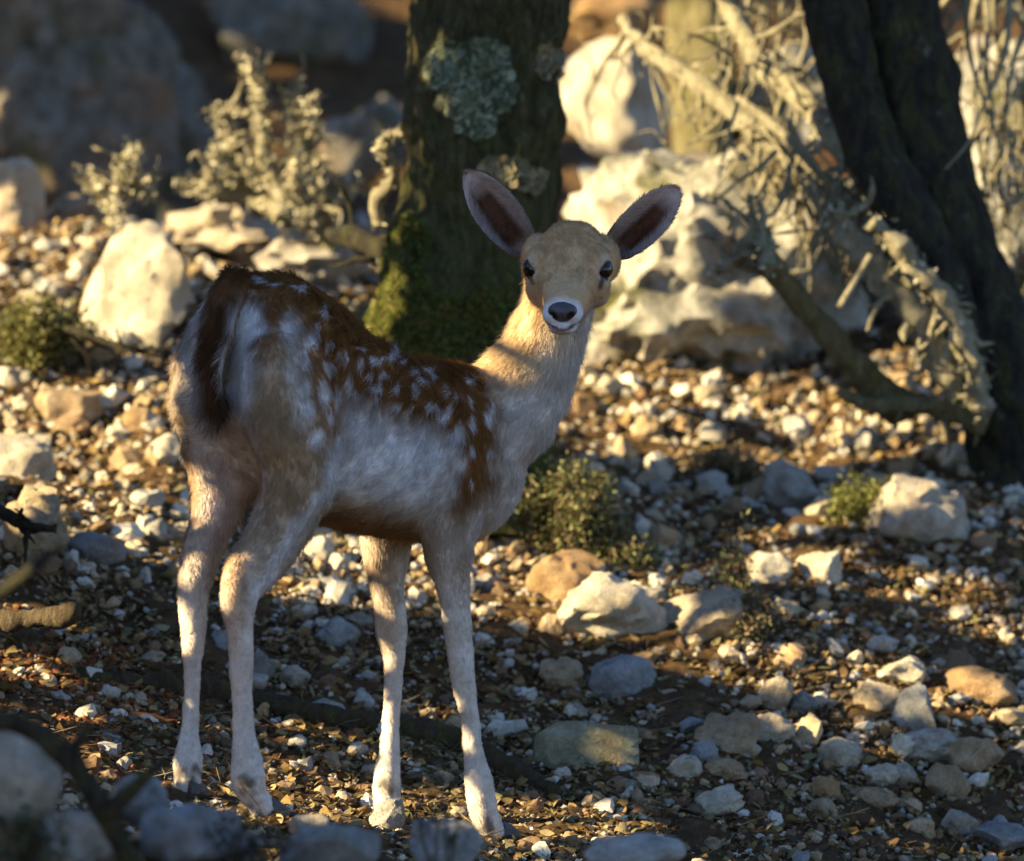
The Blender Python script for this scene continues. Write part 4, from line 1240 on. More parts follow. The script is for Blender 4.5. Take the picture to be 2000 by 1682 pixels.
def leaf_cloud(centres, rs, n_per, rad, size, palette, name, up=.3):
    """small leaf faces spread through round clumps"""
    centres = np.asarray(centres); n = len(centres) * n_per
    d = rs.normal(size=(n, 3)); d /= np.linalg.norm(d, axis=1)[:, None]
    P = np.repeat(centres, n_per, 0) + d * (rad * rs.random(n) ** .45)[:, None]
    return leaf_faces(P, rs, size, palette, name)
def leaf_faces(P, rs, size, palette, name):
    n = len(P)
    base = np.array([(-.5, 0, 0), (-.15, -.24, .03), (.2, -.2, .03), (.5, 0, -.04), (.2, .2, .03), (-.15, .24, .03)])
    s = size * rs.uniform(.6, 1.3, n)
    V = base[None] * s[:, None, None]
    V = np.einsum('nij,nmj->nmi', rotmats(n, rs, 1.0), V) + P[:, None]
    q = np.array([(0, 1, 2, 3), (0, 3, 4, 5)])
    Q = (q[None] + (np.arange(n) * 6)[:, None, None]).reshape(-1, 4)
    me = mesh_np(name, V.reshape(-1, 3), Q=Q, smooth=False)
    pal = np.array(palette)[rs.integers(len(palette), size=n)] * rs.uniform(.6, 1.3, (n, 1))
    set_col(me, 'col', np.repeat(pal, 6, axis=0))
    return me
GREEN = [(.05, .085, .02), (.07, .10, .025), (.035, .06, .018), (.10, .12, .04)]

# main oak behind the fawn
YT = 1.62
tb = W(900, 965, YT)
oak = thing('oak_tree', 'thick mossy oak trunk with a round lichen patch, standing behind the fawn', 'tree', tb)
def tw(px, py, y=YT):
    return W(px, py, y)
kpx = (10 + YT) / 15000.0
TRP = [(905, 1040, 230), (903, 960, 205), (900, 860, 182), (893, 760, 172), (885, 660, 172), (905, 560, 166), (920, 450, 160), (938, 330, 156), (948, 200, 154), (958, 80, 155), (963, -40, 157), (968, -300, 152), (985, -800, 140), (1000, -1500, 125), (1010, -2200, 108)]
trunk, TV = bark_trunk('trunk', [tw(a, b) for a, b, _ in TRP], [c * kpx * .97 for *_, c in TRP], M['bark'], oak, seg=260, rows=440, amp=.0105, seed=2)
rs = np.random.default_rng(77)
tips = []
for j in range(7):
    a = rs.uniform(0, 6.28); s0 = tw(990 + 4 * j, -1300 - 130 * j)
    d = Vector((math.cos(a), math.sin(a), .7))
    pts = [s0 + d * (t * 1.5) + Vector((0, 0, .25 * t * t)) + Vector(tuple(rs.normal(0, .07, 3))) for t in (0, .25, .5, .75, 1)]
    tube('limb', pts, [.06, .05, .04, .028, .012], M['bark'], oak, seg=10, nz=.004, seed=j)
    tips += [list(p) for p in pts[2:]]
tc = np.array(tips)
tc = np.concatenate([tc + rs.normal(0, .25, tc.shape) for _ in range(4)])
obj('crown', leaf_cloud(tc, rs, 55, .30, .05, GREEN, 'crown'), M['leaf'], oak)
# lichen: crusty lobes standing off the bark
tbvh = BVHTree.FromPolygons([Vector(v) for v in TV], [tuple(p.vertices) for p in trunk.data.polygons])
def lichen_patch(centres, n, seed, cols, name, size=.010):
    rs = np.random.default_rng(seed)
    V, Q, C = [], [], []
    for _ in range(n):
        cx, cy, rx, ry = centres[rs.integers(len(centres))]
        a = rs.uniform(0, 6.28); r = rs.random() ** .6
        o = W(cx + rx * r * math.cos(a), cy + ry * r * math.sin(a), YT - 1)
        d = Vector((o.x, o.y + 10, o.z)).normalized()
        h = tbvh.ray_cast(o, d)
        if not h[0]:
            continue
        nn_ = (h[1] if h[1].dot(d) < 0 else -h[1])
        t1 = nn_.orthogonal().normalized(); t2 = nn_.cross(t1)
        t1, t2 = t1 * math.cos(a) + t2 * math.sin(a), t2 * math.cos(a) - t1 * math.sin(a)
        s = size * rs.uniform(.5, 1.2)
        b = len(V); c = np.array(cols[rs.integers(len(cols))]) * rs.uniform(.75, 1.2)
        for u, v, w in ((-.6, 0, -.1), (-.2, -.5, .15), (.5, -.55, .5), (.9, 0, .55), (.5, .55, .5), (-.2, .5, .15)):
            V.append(list(h[0] + t1 * (u * s) + t2 * (v * s) + nn_ * (w * s + .002))); C.append(c)
        Q += [(b, b + 1, b + 2, b + 3), (b, b + 3, b + 4, b + 5)]
    me = mesh_np(name, np.array(V), Q=np.array(Q), smooth=False); set_col(me, 'col', np.array(C))
    return me
LCH = [(.19, .21, .125), (.27, .29, .185), (.11, .125, .065), (.07, .075, .04)]
lp = obj('lichen_patch', lichen_patch([(925, 150, 80, 62), (905, 125, 62, 46), (960, 170, 48, 46), (925, 240, 40, 24), (862, 140, 26, 34), (900, 200, 40, 30), (955, 110, 40, 30), (930, 215, 30, 50)], 1900, 5, LCH, 'lichen_patch', .012), M['lichen'], trunk)
lp['label'] = 'round grey-green lichen crust on the bark'
obj('lichen_patch', lichen_patch([(1075, 125, 26, 36), (960, 345, 26, 34), (1030, 350, 40, 24), (1000, 330, 30, 20)], 350, 6, [(.20, .17, .09), (.26, .22, .12), (.15, .14, .09)], 'lichen_patch', .012), M['lichen'], trunk, kind='stuff')
MS = [(.050, .058, .010), (.075, .085, .014), (.035, .040, .009), (.10, .085, .028)]
ms = obj('moss', lichen_patch([(780, 600, 70, 90), (740, 640, 40, 40), (860, 640, 90, 60), (800, 480, 40, 60), (960, 620, 60, 60), (770, 540, 40, 60)], 6500, 7, MS, 'moss', .0062), M['lichen'], trunk)
ms['kind'] = 'stuff'

# leaning twin-stemmed tree at the right
YR = 1.95
rb = ghit(1985, 985)
lt = thing('leaning_tree', 'dark leaning twin-stemmed tree trunk rising from the stony slope', 'tree', W(2010, 1000, YR))
kr = (10 + YR) / 15000.0
S1 = [(2040, 1080, 120), (2010, 960, 98), (1975, 820, 88), (1945, 700, 84), (1905, 580, 86), (1850, 450, 90), (1798, 300, 92), (1765, 150, 94), (1742, 0, 100), (1720, -200, 98), (1690, -700, 90), (1650, -1500, 75)]
bark_trunk('trunk', [W(a, b, YR) for a, b, _ in S1], [c * kr for *_, c in S1], M['bark_dark'], lt, seg=120, rows=240, amp=.008, seed=5)
S2 = [(1900, 700, 30), (1840, 560, 50), (1775, 440, 58), (1715, 310, 60), (1665, 170, 58), (1628, 30, 58), (1600, -100, 60), (1540, -500, 56), (1450, -1200, 45)]
bark_trunk('stem', [W(a, b, YR - .10) for a, b, _ in S2], [c * kr * .9 for *_, c in S2], M['bark_dark'], lt, seg=90, rows=200, amp=.007, seed=6)
rs = np.random.default_rng(78)
tips = []
for j, (a, b) in enumerate([(1650, -1400), (1680, -1000), (1450, -1150), (1500, -900), (1640, -1300)]):
    s0 = W(a, b, YR); an = rs.uniform(0, 6.28); d = Vector((math.cos(an), math.sin(an), .6))
    pts = [s0 + d * (t * 1.2) + Vector(tuple(rs.normal(0, .06, 3))) for t in (0, .25, .5, .75, 1)]
    tube('limb', pts, [.05, .04, .03, .022, .01], M['bark_dark'], lt, seg=10, seed=j)
    tips += [list(p) for p in pts[2:]]
tc = np.array(tips); tc = np.concatenate([tc + rs.normal(0, .22, tc.shape) for _ in range(4)])
obj('crown', leaf_cloud(tc, rs, 45, .28, .05, GREEN, 'crown'), M['leaf'], lt)

# slim sunlit mossy trunk behind the boulder
YM = 3.9
mt = thing('slim_tree', 'slim sunlit trunk with yellow-green moss behind the huge boulder', 'tree', W(1375, 420, YM))
km = (10 + YM) / 15000.0
S3 = [(1378, 470, 70), (1376, 340, 60), (1372, 200, 56), (1366, 60, 56), (1360, -120, 55), (1340, -600, 50), (1300, -1300, 40)]
bark_trunk('trunk', [W(a, b, YM) for a, b, _ in S3], [c * km for *_, c in S3], M['bark_mossy'], mt, seg=60, rows=120, amp=.006, seed=9)
tips = []
for j in range(4):
    s0 = W(1310 + 8 * j, -1200 + 120 * j, YM); an = rs.uniform(0, 6.28); d = Vector((math.cos(an), math.sin(an), .6))
    pts = [s0 + d * (t * 1.0) + Vector(tuple(rs.normal(0, .06, 3))) for t in (0, .33, .66, 1)]
    tube('limb', pts, [.04, .03, .02, .01], M['bark_mossy'], mt, seg=8, seed=j)
    tips += [list(p) for p in pts[1:]]
tc = np.array(tips); tc = np.concatenate([tc + rs.normal(0, .2, tc.shape) for _ in range(3)])
obj('crown', leaf_cloud(tc, rs, 40, .25, .05, GREEN, 'crown'), M['leaf'], mt)

# ---- dead, lichen-crusted branches
def px_path(pts, y0, y1):
    n = len(pts)
    return [W(a, b, y0 + (y1 - y0) * i / max(n - 1, 1)) for i, (a, b, *_) in enumerate(pts)]
def twig(parent, start, d, L, r, rs, mat, droop=0.0, wob=.25, seg=6, nz=.0, name='twig'):
    pts = [Vector(start)]; d = Vector(d).normalized()
    n = 6
    for i in range(n):
        d = (d + Vector(tuple(rs.normal(0, wob, 3))) + Vector((0, 0, -droop))).normalized()
        pts.append(pts[-1] + d * (L / n))
    R = [r * (1 - .75 * i / n) for i in range(n + 1)]
    tube(name, pts, R, mat, parent, seg=seg, sub=3, nz=nz, nsc=60, seed=int(rs.integers(999)))
    return pts
def branch(name, label, pts, y0, y1, mat, twigs=0, tl=(.05, .18), tr=.004, seed=0, droop=0.0, nz=.004, nsc=45, cat='branch', group=None, sub2=0, wob=.28, tdir=None):
    rs = np.random.default_rng(seed)
    P = px_path(pts, y0, y1)
    k = (10 + (y0 + y1) / 2) / 15000.0
    R = [p[2] * k for p in pts]
    th = thing(name, label, cat, P[-1] if P[-1].z < P[0].z else P[0], group)
    st = tube('stem', P, R, mat, th, seg=16, sub=8, nz=nz, nsc=nsc, seed=seed)
    D = catmull([list(p) for p in P], 10)
    if mat is LW and twigs > 3:
        crust(st, D, 500, .6 * np.mean(R), .010, seed)
    for i in range(twigs):
        j = rs.integers(1, len(D) - 1)
        t = Vector(D[min(j + 1, len(D) - 1)] - D[j - 1]).normalized()
        d = Vector(tuple(rs.normal(0, 1, 3))); d = (d - t * d.dot(t)).normalized() + t * .4
        if tdir:
            d = d * .6 + Vector(tdir)
        d.y *= .6
        L = rs.uniform(*tl)
        tp = twig(st, D[j], d, L, tr * rs.uniform(.6, 1.3), rs, mat, droop, wob, nz=tr * .35)
        for q in range(sub2):
            s = tp[rs.integers(2, len(tp))]
            dd = Vector(tuple(rs.normal(0, 1, 3))); dd.y *= .5
            if tdir:
                dd = dd * .7 + Vector(tdir)
            twig(st, s, dd, L * rs.uniform(.3, .6), tr * .5, rs, mat, droop, wob, seg=5, nz=tr * .2)
    return th

LW = M['lichen_wood']
CRUST = [(.50, .46, .32), (.42, .38, .25), (.58, .54, .40), (.34, .32, .18), (.28, .24, .14)]
def crust(parent, P, n, spread, size, seed):
    """lichen flakes standing off dead wood"""
    rs = np.random.default_rng(seed)
    P = np.asarray(P)
    Q = P[rs.integers(len(P), size=n)] + rs.normal(0, spread, (n, 3))
    o = obj('lichen', leaf_faces(Q, rs, size, CRUST, 'lichen'), M['lichen'], parent, kind='stuff')
branch('dead_branch', 'stout broken dead branch propped on the ground before the huge boulder', [(1490, 505, 24), (1540, 560, 26), (1590, 620, 26), (1650, 690, 28), (1705, 750, 32), (1760, 800, 40)], 1.75, 1.95, M['bark_mossy'], 0, seed=1, nz=.006)
branch('dead_branch', 'lichen-crusted forked twigs at the tip of the propped branch', [(1500, 525, 20), (1500, 490, 18), (1480, 460, 14), (1440, 500, 12), (1400, 535, 6)], 1.72, 1.78, LW, 16, (.03, .09), .007, seed=2, nz=.008, sub2=1, tdir=(0, 0, .6))
branch('dead_branch', 'long pale branch slanting down across the huge boulder to the leaning tree', [(1215, 40, 14), (1260, 92, 17), (1330, 140, 19), (1420, 205, 21), (1500, 280, 22), (1580, 340, 22), (1660, 400, 22), (1720, 460, 20)], 2.3, 1.9, LW, 26, (.06, .22), .0045, seed=3, droop=.12, nz=.005, sub2=2)
branch('dead_branch', 'upper pale branch running parallel above the long slanting branch', [(1400, -40, 20), (1450, 60, 22), (1500, 140, 24), (1570, 200, 23), (1630, 270, 22), (1690, 350, 18)], 2.2, 1.9, LW, 26, (.06, .2), .0045, seed=4, droop=.1, nz=.005, sub2=2)
branch('dead_branch', 'knobbly lichen-covered branch descending along the leaning tree', [(1630, 410, 18), (1665, 470, 26), (1720, 540, 28), (1780, 600, 26), (1815, 660, 26), (1840, 720, 22), (1865, 780, 16)], 1.75, 1.8, LW, 22, (.03, .10), .007, seed=5, nz=.011, nsc=38, sub2=1)
branch('dead_branch', 'second knobbly branch hugging the leaning trunk', [(1700, 430, 18), (1760, 480, 22), (1800, 540, 24), (1850, 600, 26), (1885, 680, 24), (1905, 740, 22), (1920, 800, 16)], 1.72, 1.78, LW, 14, (.03, .08), .007, seed=6, nz=.012, nsc=38)
branch('dead_branch', 'low mossy branch lying on the ground at the foot of the leaning tree', [(1640, 765, 10), (1700, 790, 16), (1780, 790, 20), (1860, 800, 26), (1930, 820, 32)], 1.9, 1.85, M['bark_mossy'], 5, (.03, .1), .006, seed=7, nz=.006)
branch('dead_branch', 'straight thin dead stick poking down beside the knobbly branch', [(1700, 500, 7), (1670, 550, 7), (1640, 600, 8)], 1.7, 1.66, LW, 0, seed=8, nz=.001)
rs = np.random.default_rng(90)
# hanging twig curtains
def curtain(name, label, x0, x1, yt0, yt1, L0, L1, n, y, seed, mat=LW, lean=0.0):
    rs = np.random.default_rng(seed)
    th = thing(name, label, 'twigs', W((x0 + x1) / 2, yt1, y))
    k = (10 + y) / 15000.0
    top = [(x0, yt0, 9), ((x0 * 2 + x1) / 3, yt0 + (yt1 - yt0) * .3, 10), ((x0 + 2 * x1) / 3, yt0 + (yt1 - yt0) * .7, 10), (x1, yt1, 9)]
    tube('stem', px_path(top, y, y - .1), [t[2] * k for t in top], mat, th, seg=10, nz=.003, seed=seed)
    for i in range(n):
        u = rs.random(); p = W(x0 + (x1 - x0) * u, yt0 + (yt1 - yt0) * u + rs.uniform(-20, 60), y + rs.uniform(-.2, .15))
        L = rs.uniform(L0, L1) * k
        tp = twig(th, p, (rs.normal(lean, .45), rs.normal(0, .2), -1), L, rs.uniform(.0028, .0062), rs, mat, .06, .22, nz=.0012)
        if rs.random() < .7:
            twig(th, tp[rs.integers(1, 5)], (rs.normal(0, .8), rs.normal(0, .2), rs.normal(-.4, .6)), L * .5, .0028, rs, mat, .05, .28, seg=5)
curtain('hanging_twigs', 'tangle of pale dry twigs hanging between the two slanting branches', 1440, 1700, 190, 420, 90, 240, 24, 2.0, 1)
curtain('hanging_twigs', 'dry twigs drooping below the long slanting branch onto the huge boulder', 1440, 1640, 240, 400, 110, 220, 14, 2.05, 2)
curtain('hanging_twigs', 'curtain of pale twigs hanging beside the leaning tree', 1860, 2080, -60, 20, 260, 520, 34, 2.25, 3)
curtain('hanging_twigs', 'lower dry twigs hanging beside the leaning trunk over shaded rock', 1900, 2080, 200, 300, 200, 420, 22, 2.3, 4)
curtain('hanging_twigs', 'brownish dry twigs hanging above the upper slanting branch', 1450, 1680, -80, 0, 160, 330, 26, 2.5, 5)

# lichen shrub and twisted stems at the left
def shrub(label, stems, y, seed, nz=.006, tr=.0052, tw_n=5, mat=LW):
    rs = np.random.default_rng(seed)
    base = stems[0][0]
    th = thing('lichen_shrub', label, 'shrub', W(base[0], base[1], y))
    allp = []
    k = (10 + y) / 15000.0
    for si, st in enumerate(stems):
        P = [W(a, b, y + rs.uniform(-.06, .06)) for a, b, *_ in st]
        so = tube('stem', P, [s[2] * k * .7 for s in st], mat, th, seg=14, sub=10, nz=nz, nsc=70, seed=seed + si)
        D = catmull([list(p) for p in P], 8)
        allp.append(D)
        for i in range(tw_n):
            j = rs.integers(len(D) // 4, len(D))
            twig(so, D[j], (rs.normal(0, .8), rs.normal(0, .3), rs.uniform(-.2, 1)), rs.uniform(.03, .085), tr * rs.uniform(.5, 1.1), rs, mat, -.02, .38, nz=tr * .5)
    crust(th, np.concatenate(allp), 1400 * len(stems) // 2, .0085, .0105, seed)
shrub('bushy lichen-crusted dead shrub standing on pale rocks beside the main trunk', [
    [(640, 470, 20), (560, 420, 20), (480, 385, 20), (410, 370, 16), (355, 355, 12)],
    [(600, 440, 20), (540, 370, 20), (515, 300, 16), (505, 220, 14), (498, 150, 12), (485, 120, 8)],
    [(600, 430, 18), (575, 350, 17), (580, 280, 15), (565, 230, 15), (580, 170, 10)],
    [(560, 420, 18), (480, 330, 15), (450, 260, 13), (420, 220, 8)],
    [(640, 470, 17), (640, 380, 14), (620, 320, 10)], [(590, 430, 15), (660, 390, 12), (690, 350, 8)],
    [(520, 400, 16), (450, 330, 12), (420, 300, 8)], [(530, 370, 14), (555, 320, 11), (600, 300, 8), (605, 200, 6)]], 2.45, 31, tw_n=13)
shrub('small lichen-crusted twig cluster on top of the upright white slab', [
    [(225, 430, 14), (230, 380, 14), (245, 340, 13), (262, 295, 9)], [(228, 400, 12), (195, 370, 10), (178, 345, 7)], [(235, 380, 10), (275, 350, 7), (282, 380, 5)]], 2.3, 32, tw_n=7)
branch('dead_branch', 'twisted pale branch curling up against the main trunk', [(742, 440, 14), (735, 390, 14), (768, 350, 14), (760, 310, 14), (742, 290, 13), (760, 265, 11), (790, 262, 8)], 1.75, 1.7, LW, 4, (.02, .05), .005, seed=21, nz=.004)
branch('dead_branch', 'dark charred-looking branch lying at the foot of the main trunk', [(640, 455, 14), (690, 465, 22), (730, 480, 20), (760, 500, 14)], 1.9, 1.8, M['bark_dark'], 4, (.05, .12), .006, seed=22)
branch('dead_branch', 'dark thin branch lying across the stony slope behind the rump', [(60, 640, 6), (140, 645, 7), (200, 665, 9), (260, 685, 8), (330, 690, 7)], 1.9, 1.75, M['bark_dark'], 7, (.04, .14), .0035, seed=23)
branch('dead_branch', 'dark twisted branch across the craggy grey rock', [(-40, 985, 12), (20, 1010, 14), (60, 1028, 13), (110, 1035, 9)], .95, .95, M['bark_dark'], 4, (.03, .08), .004, seed=24)
branch('broken_stick', 'short broken stick with a lit side lying on the dark soil', [(-60, 1220, 22), (10, 1212, 20), (70, 1205, 20), (115, 1198, 19), (155, 1192, 12)], .55, .5, M['dead_wood'], 0, seed=25, nz=.009, cat='stick')
branch('forked_branch', 'dark forked branch lying in front of the smooth pale rock', [(-60, 1415, 20), (20, 1412, 22), (90, 1440, 24), (150, 1500, 22), (205, 1590, 22), (255, 1690, 22), (300, 1800, 22)], -1.6, -1.55, M['bark_dark'], 0, seed=26)
th = [o for o in COL.objects if o.name.startswith('forked_branch')][0]
tube('fork', px_path([(205, 1595, 20), (255, 1545, 17), (320, 1485, 8)], -1.57, -1.6), [.010, .009, .004], M['bark_dark'], th, seg=10)
tube('fork', px_path([(130, 1480, 14), (160, 1440, 12), (178, 1400, 6)], -1.58, -1.6), [.007, .006, .003], M['bark_dark'], th, seg=10)
tube('fork', px_path([(-30, 1180, 8), (40, 1130, 10), (100, 1080, 6)], -1.58, -1.6), [.007, .009, .004], M['bark_dark'], th, seg=10)
# root that snakes across the ground by the hooves
def on_ground(pts, lift):
    return [ghit(a, b) + Vector((0, .01, lift * r)) for (a, b, r) in pts]
rp = [(150, 1330, 20), (330, 1350, 22), (480, 1375, 26), (560, 1395, 28), (680, 1425, 30), (800, 1445, 30), (900, 1465, 29), (980, 1510, 26), (1060, 1545, 20), (1120, 1570, 10)]
rt = tube('tree_root', on_ground(rp, .0003), [r * .00066 for *_, r in rp], M['root'], None, seg=28, sub=12, nz=.006, nsc=35, seed=4, label='thick mossy root snaking over the ground behind the hooves', cat='root')
for i, (lab, pp) in enumerate([('thin curved twig lying among the shaded stones', [(1330, 1372, 3), (1400, 1385, 3), (1440, 1405, 3), (1490, 1400, 2)]),
                              ('long dark twig lying on the litter below the flat-faced slab', [(1110, 1555, 3), (1200, 1540, 3), (1300, 1545, 3), (1380, 1560, 2)]),
                              ('short bent twig by the left hind hoof', [(180, 1500, 3), (230, 1490, 3), (270, 1510, 2)]),
                              ('fine twig arching over the gravel beside the bush', [(930, 1170, 2), (970, 1130, 2), (1010, 1125, 2)])]):
    P = [ghit(a, b) + Vector((0, 0, .006)) for a, b, _ in pp]
    tube('fallen_twig', P, [.0022] * len(P), M['dead_wood'], None, seg=6, sub=5, nz=.0006, seed=i, label=lab, cat='twig')

# ---- small plants
def bush(label, px, base, w, h, n_stem, leaf, palette, seed, name='low_bush', y=None, lsize=.010, npl=24):
    rs = np.random.default_rng(seed)
    p = ghit(px, base) if y is None else W(px, base, y)
    k = (10 + p.y) / 15000.0
    th = thing(name, label, 'bush', p)
    cl = []
    for i in range(n_stem):
        a = rs.uniform(0, 6.28); sp = rs.random() ** .6
        d = Vector((math.cos(a) * w * .5 * k * sp, math.sin(a) * w * .4 * k * sp, h * k * (1 - .55 * sp * sp) * rs.uniform(.75, 1.08)))
        s = p + Vector((d.x * .15, d.y * .15, -.01))
        mid = s + d * .5 + Vector(tuple(rs.normal(0, .012, 3)))
        tube('stem', [s, mid, p + d], [.0022, .0017, .0008], M['dead_wood'], th, seg=5, sub=3)
        for t in (.35, .5, .65, .8, .92, 1.0):
            q = s.lerp(p + d, t); cl.append(list(q + Vector(tuple(rs.normal(0, .008, 3)))))
    obj('foliage', leaf_cloud(cl, rs, npl, .022, lsize, palette, 'foliage'), M['leaf'], th)
BG = [(.14, .16, .05), (.20, .20, .08), (.10, .12, .035), (.26, .22, .10), (.17, .12, .06)]
bush('low spiny green bush at the foot of the main trunk', 1095, 1090, 250, 190, 46, 0, BG, 11)
bush('small brown and green tuft beside the low spiny bush', 1210, 1110, 130, 60, 18, 0, BG, 12, npl=16)
bush('dry sprig with a bare stem beside the wedge-shaped rock', 1425, 1190, 60, 160, 7, 0, BG, 13, npl=7)
bush('tiny dry plant in the shade beside the wedge-shaped rock', 1470, 1260, 130, 100, 12, 0, [(.13, .10, .05), (.10, .11, .04), (.2, .14, .07)], 14, npl=9)
bush('yellow-green moss-like tuft below the big grey boulder', 1700, 1010, 160, 60, 26, 0, [(.20, .20, .05), (.15, .16, .04)], 15, npl=16)
bush('olive cushion plant on the sunny slope beside the rump', 60, 720, 200, 130, 40, 0, [(.24, .22, .06), (.18, .17, .05), (.10, .11, .03)], 16, npl=18)
bush('dark green tuft beside the olive cushion plant', 130, 700, 110, 60, 18, 0, [(.06, .09, .03), (.1, .12, .04)], 17, npl=14)
bush('dry olive scrub at the roots of the main trunk', 700, 700, 150, 90, 30, 0, BG, 18, npl=14)
bush('dry brown scrub between trunk and sunny stones', 1400, 935, 190, 50, 26, 0, [(.24, .17, .09), (.2, .16, .07)], 19, npl=12)
bush('dark weed stalk before the right front leg', 868, 1720, 40, 290, 4, 0, [(.04, .05, .02), (.05, .04, .02)], 20, name='weed', y=-1.2, npl=6)
bush('dusky green weed clump by the dark forked branch', 60, 1720, 200, 120, 14, 0, [(.04, .06, .02), (.06, .05, .02)], 21, name='weed', y=-1.7, npl=10)
bush('dusky brown weed clump beneath the right hind hoof', 480, 1740, 260, 130, 14, 0, [(.06, .045, .025), (.04, .035, .02)], 22, name='weed', y=-1.3, npl=8)
# ------------------------------------------------------------------ unseen oaks added as shade casters, leaves placed to shape the dapple
LIT_ENV = [
    [(0, 380), (130, 420), (180, 330), (270, 280), (330, 400), (400, 330), (410, 210), (480, 100), (520, 110), (620, 170), (640, 350), (780, 245), (792, 330), (740, 440), (735, 520), (700, 600), (640, 600), (600, 550), (500, 520), (330, 560), (300, 650), (330, 860), (350, 1000), (345, 1080), (300, 1120), (200, 1110), (150, 1060), (100, 960), (0, 940)],
    [(545, 1040), (700, 1050), (920, 1060), (1000, 1095), (1100, 1080), (1290, 1090), (1300, 1180), (1230, 1240), (1100, 1250), (1000, 1240), (900, 1200), (700, 1170), (540, 1170)],
    [(1290, 1150), (1350, 1150), (1340, 1200), (1300, 1220)],
    [(1130, 690), (1350, 730), (1640, 760), (1900, 830), (1960, 930), (1900, 980), (1850, 960), (1700, 1000), (1500, 1050), (1300, 1020), (1150, 990), (1120, 800)],
    [(1010, 930), (1150, 930), (1180, 1060), (1020, 1080)],
    [(1095, 330), (1300, 310), (1430, 400), (1370, 560), (1340, 700), (1150, 690), (1130, 640), (1200, 560), (1100, 440)],
    [(1200, 0), (1640, 0), (1690, 300), (1800, 560), (1870, 700), (1920, 860), (1760, 830), (1500, 540), (1400, 545), (1440, 420), (1320, 330), (1240, 100)],
    [(1860, 0), (2000, 0), (2000, 560), (1930, 450), (1870, 300)],
    [(430, 1520), (600, 1500), (720, 1530), (1010, 1560), (1250, 1560), (1260, 1610), (1120, 1650), (1000, 1650), (900, 1630), (560, 1590), (430, 1590)],
    [(1270, 1270), (1450, 1255), (1700, 1285), (1950, 1330), (2000, 1350), (2000, 1440), (1850, 1400), (1700, 1360), (1300, 1310)],
    [(1455, 1075), (1660, 1070), (1650, 1135), (1460, 1140)],
    [(1690, 1120), (1900, 1130), (1960, 1180), (1720, 1170)],
    [(0, 1270), (80, 1290), (120, 1325), (60, 1335), (0, 1320)], [(0, 1180), (155, 1180), (155, 1230), (0, 1235)],
    [(640, -10), (820, -10), (800, 95), (750, 80), (680, 30)],
    [(1120, 0), (1420, 0), (1440, 330), (1310, 330), (1290, 250), (1220, 290), (1090, 270)],
    [(-200, 380), (0, 380), (0, 940), (-200, 900)],
]
LIT_FAWN = [[(940, 718), (1000, 640), (1028, 580), (1070, 650), (1150, 650), (1120, 735), (1085, 750), (1000, 745)],
            [(340, 1110), (412, 1110), (405, 1195), (343, 1195)], [(425, 1110), (470, 1090), (455, 1170), (430, 1180)],
            [(690, 1060), (760, 1060), (765, 1140), (720, 1140)], [(820, 1090), (870, 1100), (880, 1190), (850, 1190)], [(915, 1540), (960, 1540), (1010, 1650), (915, 1640)], [(720, 1500), (790, 1500), (790, 1600), (720, 1600)]]
bpy.context.view_layer.update()
dg = bpy.context.evaluated_depsgraph_get()
step = 12
gx, gy = np.meshgrid(np.arange(-204, 2205, step), np.arange(-120, 1760, step))
GP = np.stack([gx.ravel(), gy.ravel()], 1).astype(float)
HITS = np.full((len(GP), 3), np.nan); ISF = np.zeros(len(GP), bool); ISD = np.zeros(len(GP), bool)
co = Vector((0, -10, 0))
for i, (px, py) in enumerate(GP):
    d = (W(px, py, 0) - co).normalized()
    ok, loc, nr, ix, ob, mx = SC.ray_cast(dg, co, d, distance=40)
    if ok:
        HITS[i] = loc
        pn = ob.parent.name if ob.parent else ob.name
        ISF[i] = pn.startswith('fawn')
        ISD[i] = pn.startswith('oak_tree') or pn.startswith('leaning_tree')
okh = ~np.isnan(HITS[:, 0])
lit = np.zeros(len(GP), bool)
for pl in LIT_ENV:
    lit |= (poly_mask(GP, pl, 6) > .5) & ~ISF & ~ISD
lit |= (poly_mask(GP, [(1870, 690), (1960, 760), (2010, 900), (2010, 990), (1930, 900)], 6) > .5) & ISD
for pl in LIT_FAWN:
    lit |= (poly_mask(GP, pl, 6) > .5) & ISF
for pl in ([(310, 590), (352, 575), (385, 640), (392, 760), (400, 1000), (345, 1010), (325, 800)], [(335, 1000), (420, 1000), (410, 1420), (340, 1420)], [(425, 1100), (465, 1080), (475, 1300), (440, 1300)], [(690, 1050), (765, 1050), (775, 1430), (735, 1430)], [(820, 1080), (880, 1090), (935, 1500), (890, 1420)]):
    lit |= (poly_mask(GP, pl, 6) > .5) & ISF & (fbm(np.nan_to_num(HITS) * 22.0, 2, 66) > (-.15 if pl[0][1] < 600 else .30 if pl[0][0] < 400 else .48))
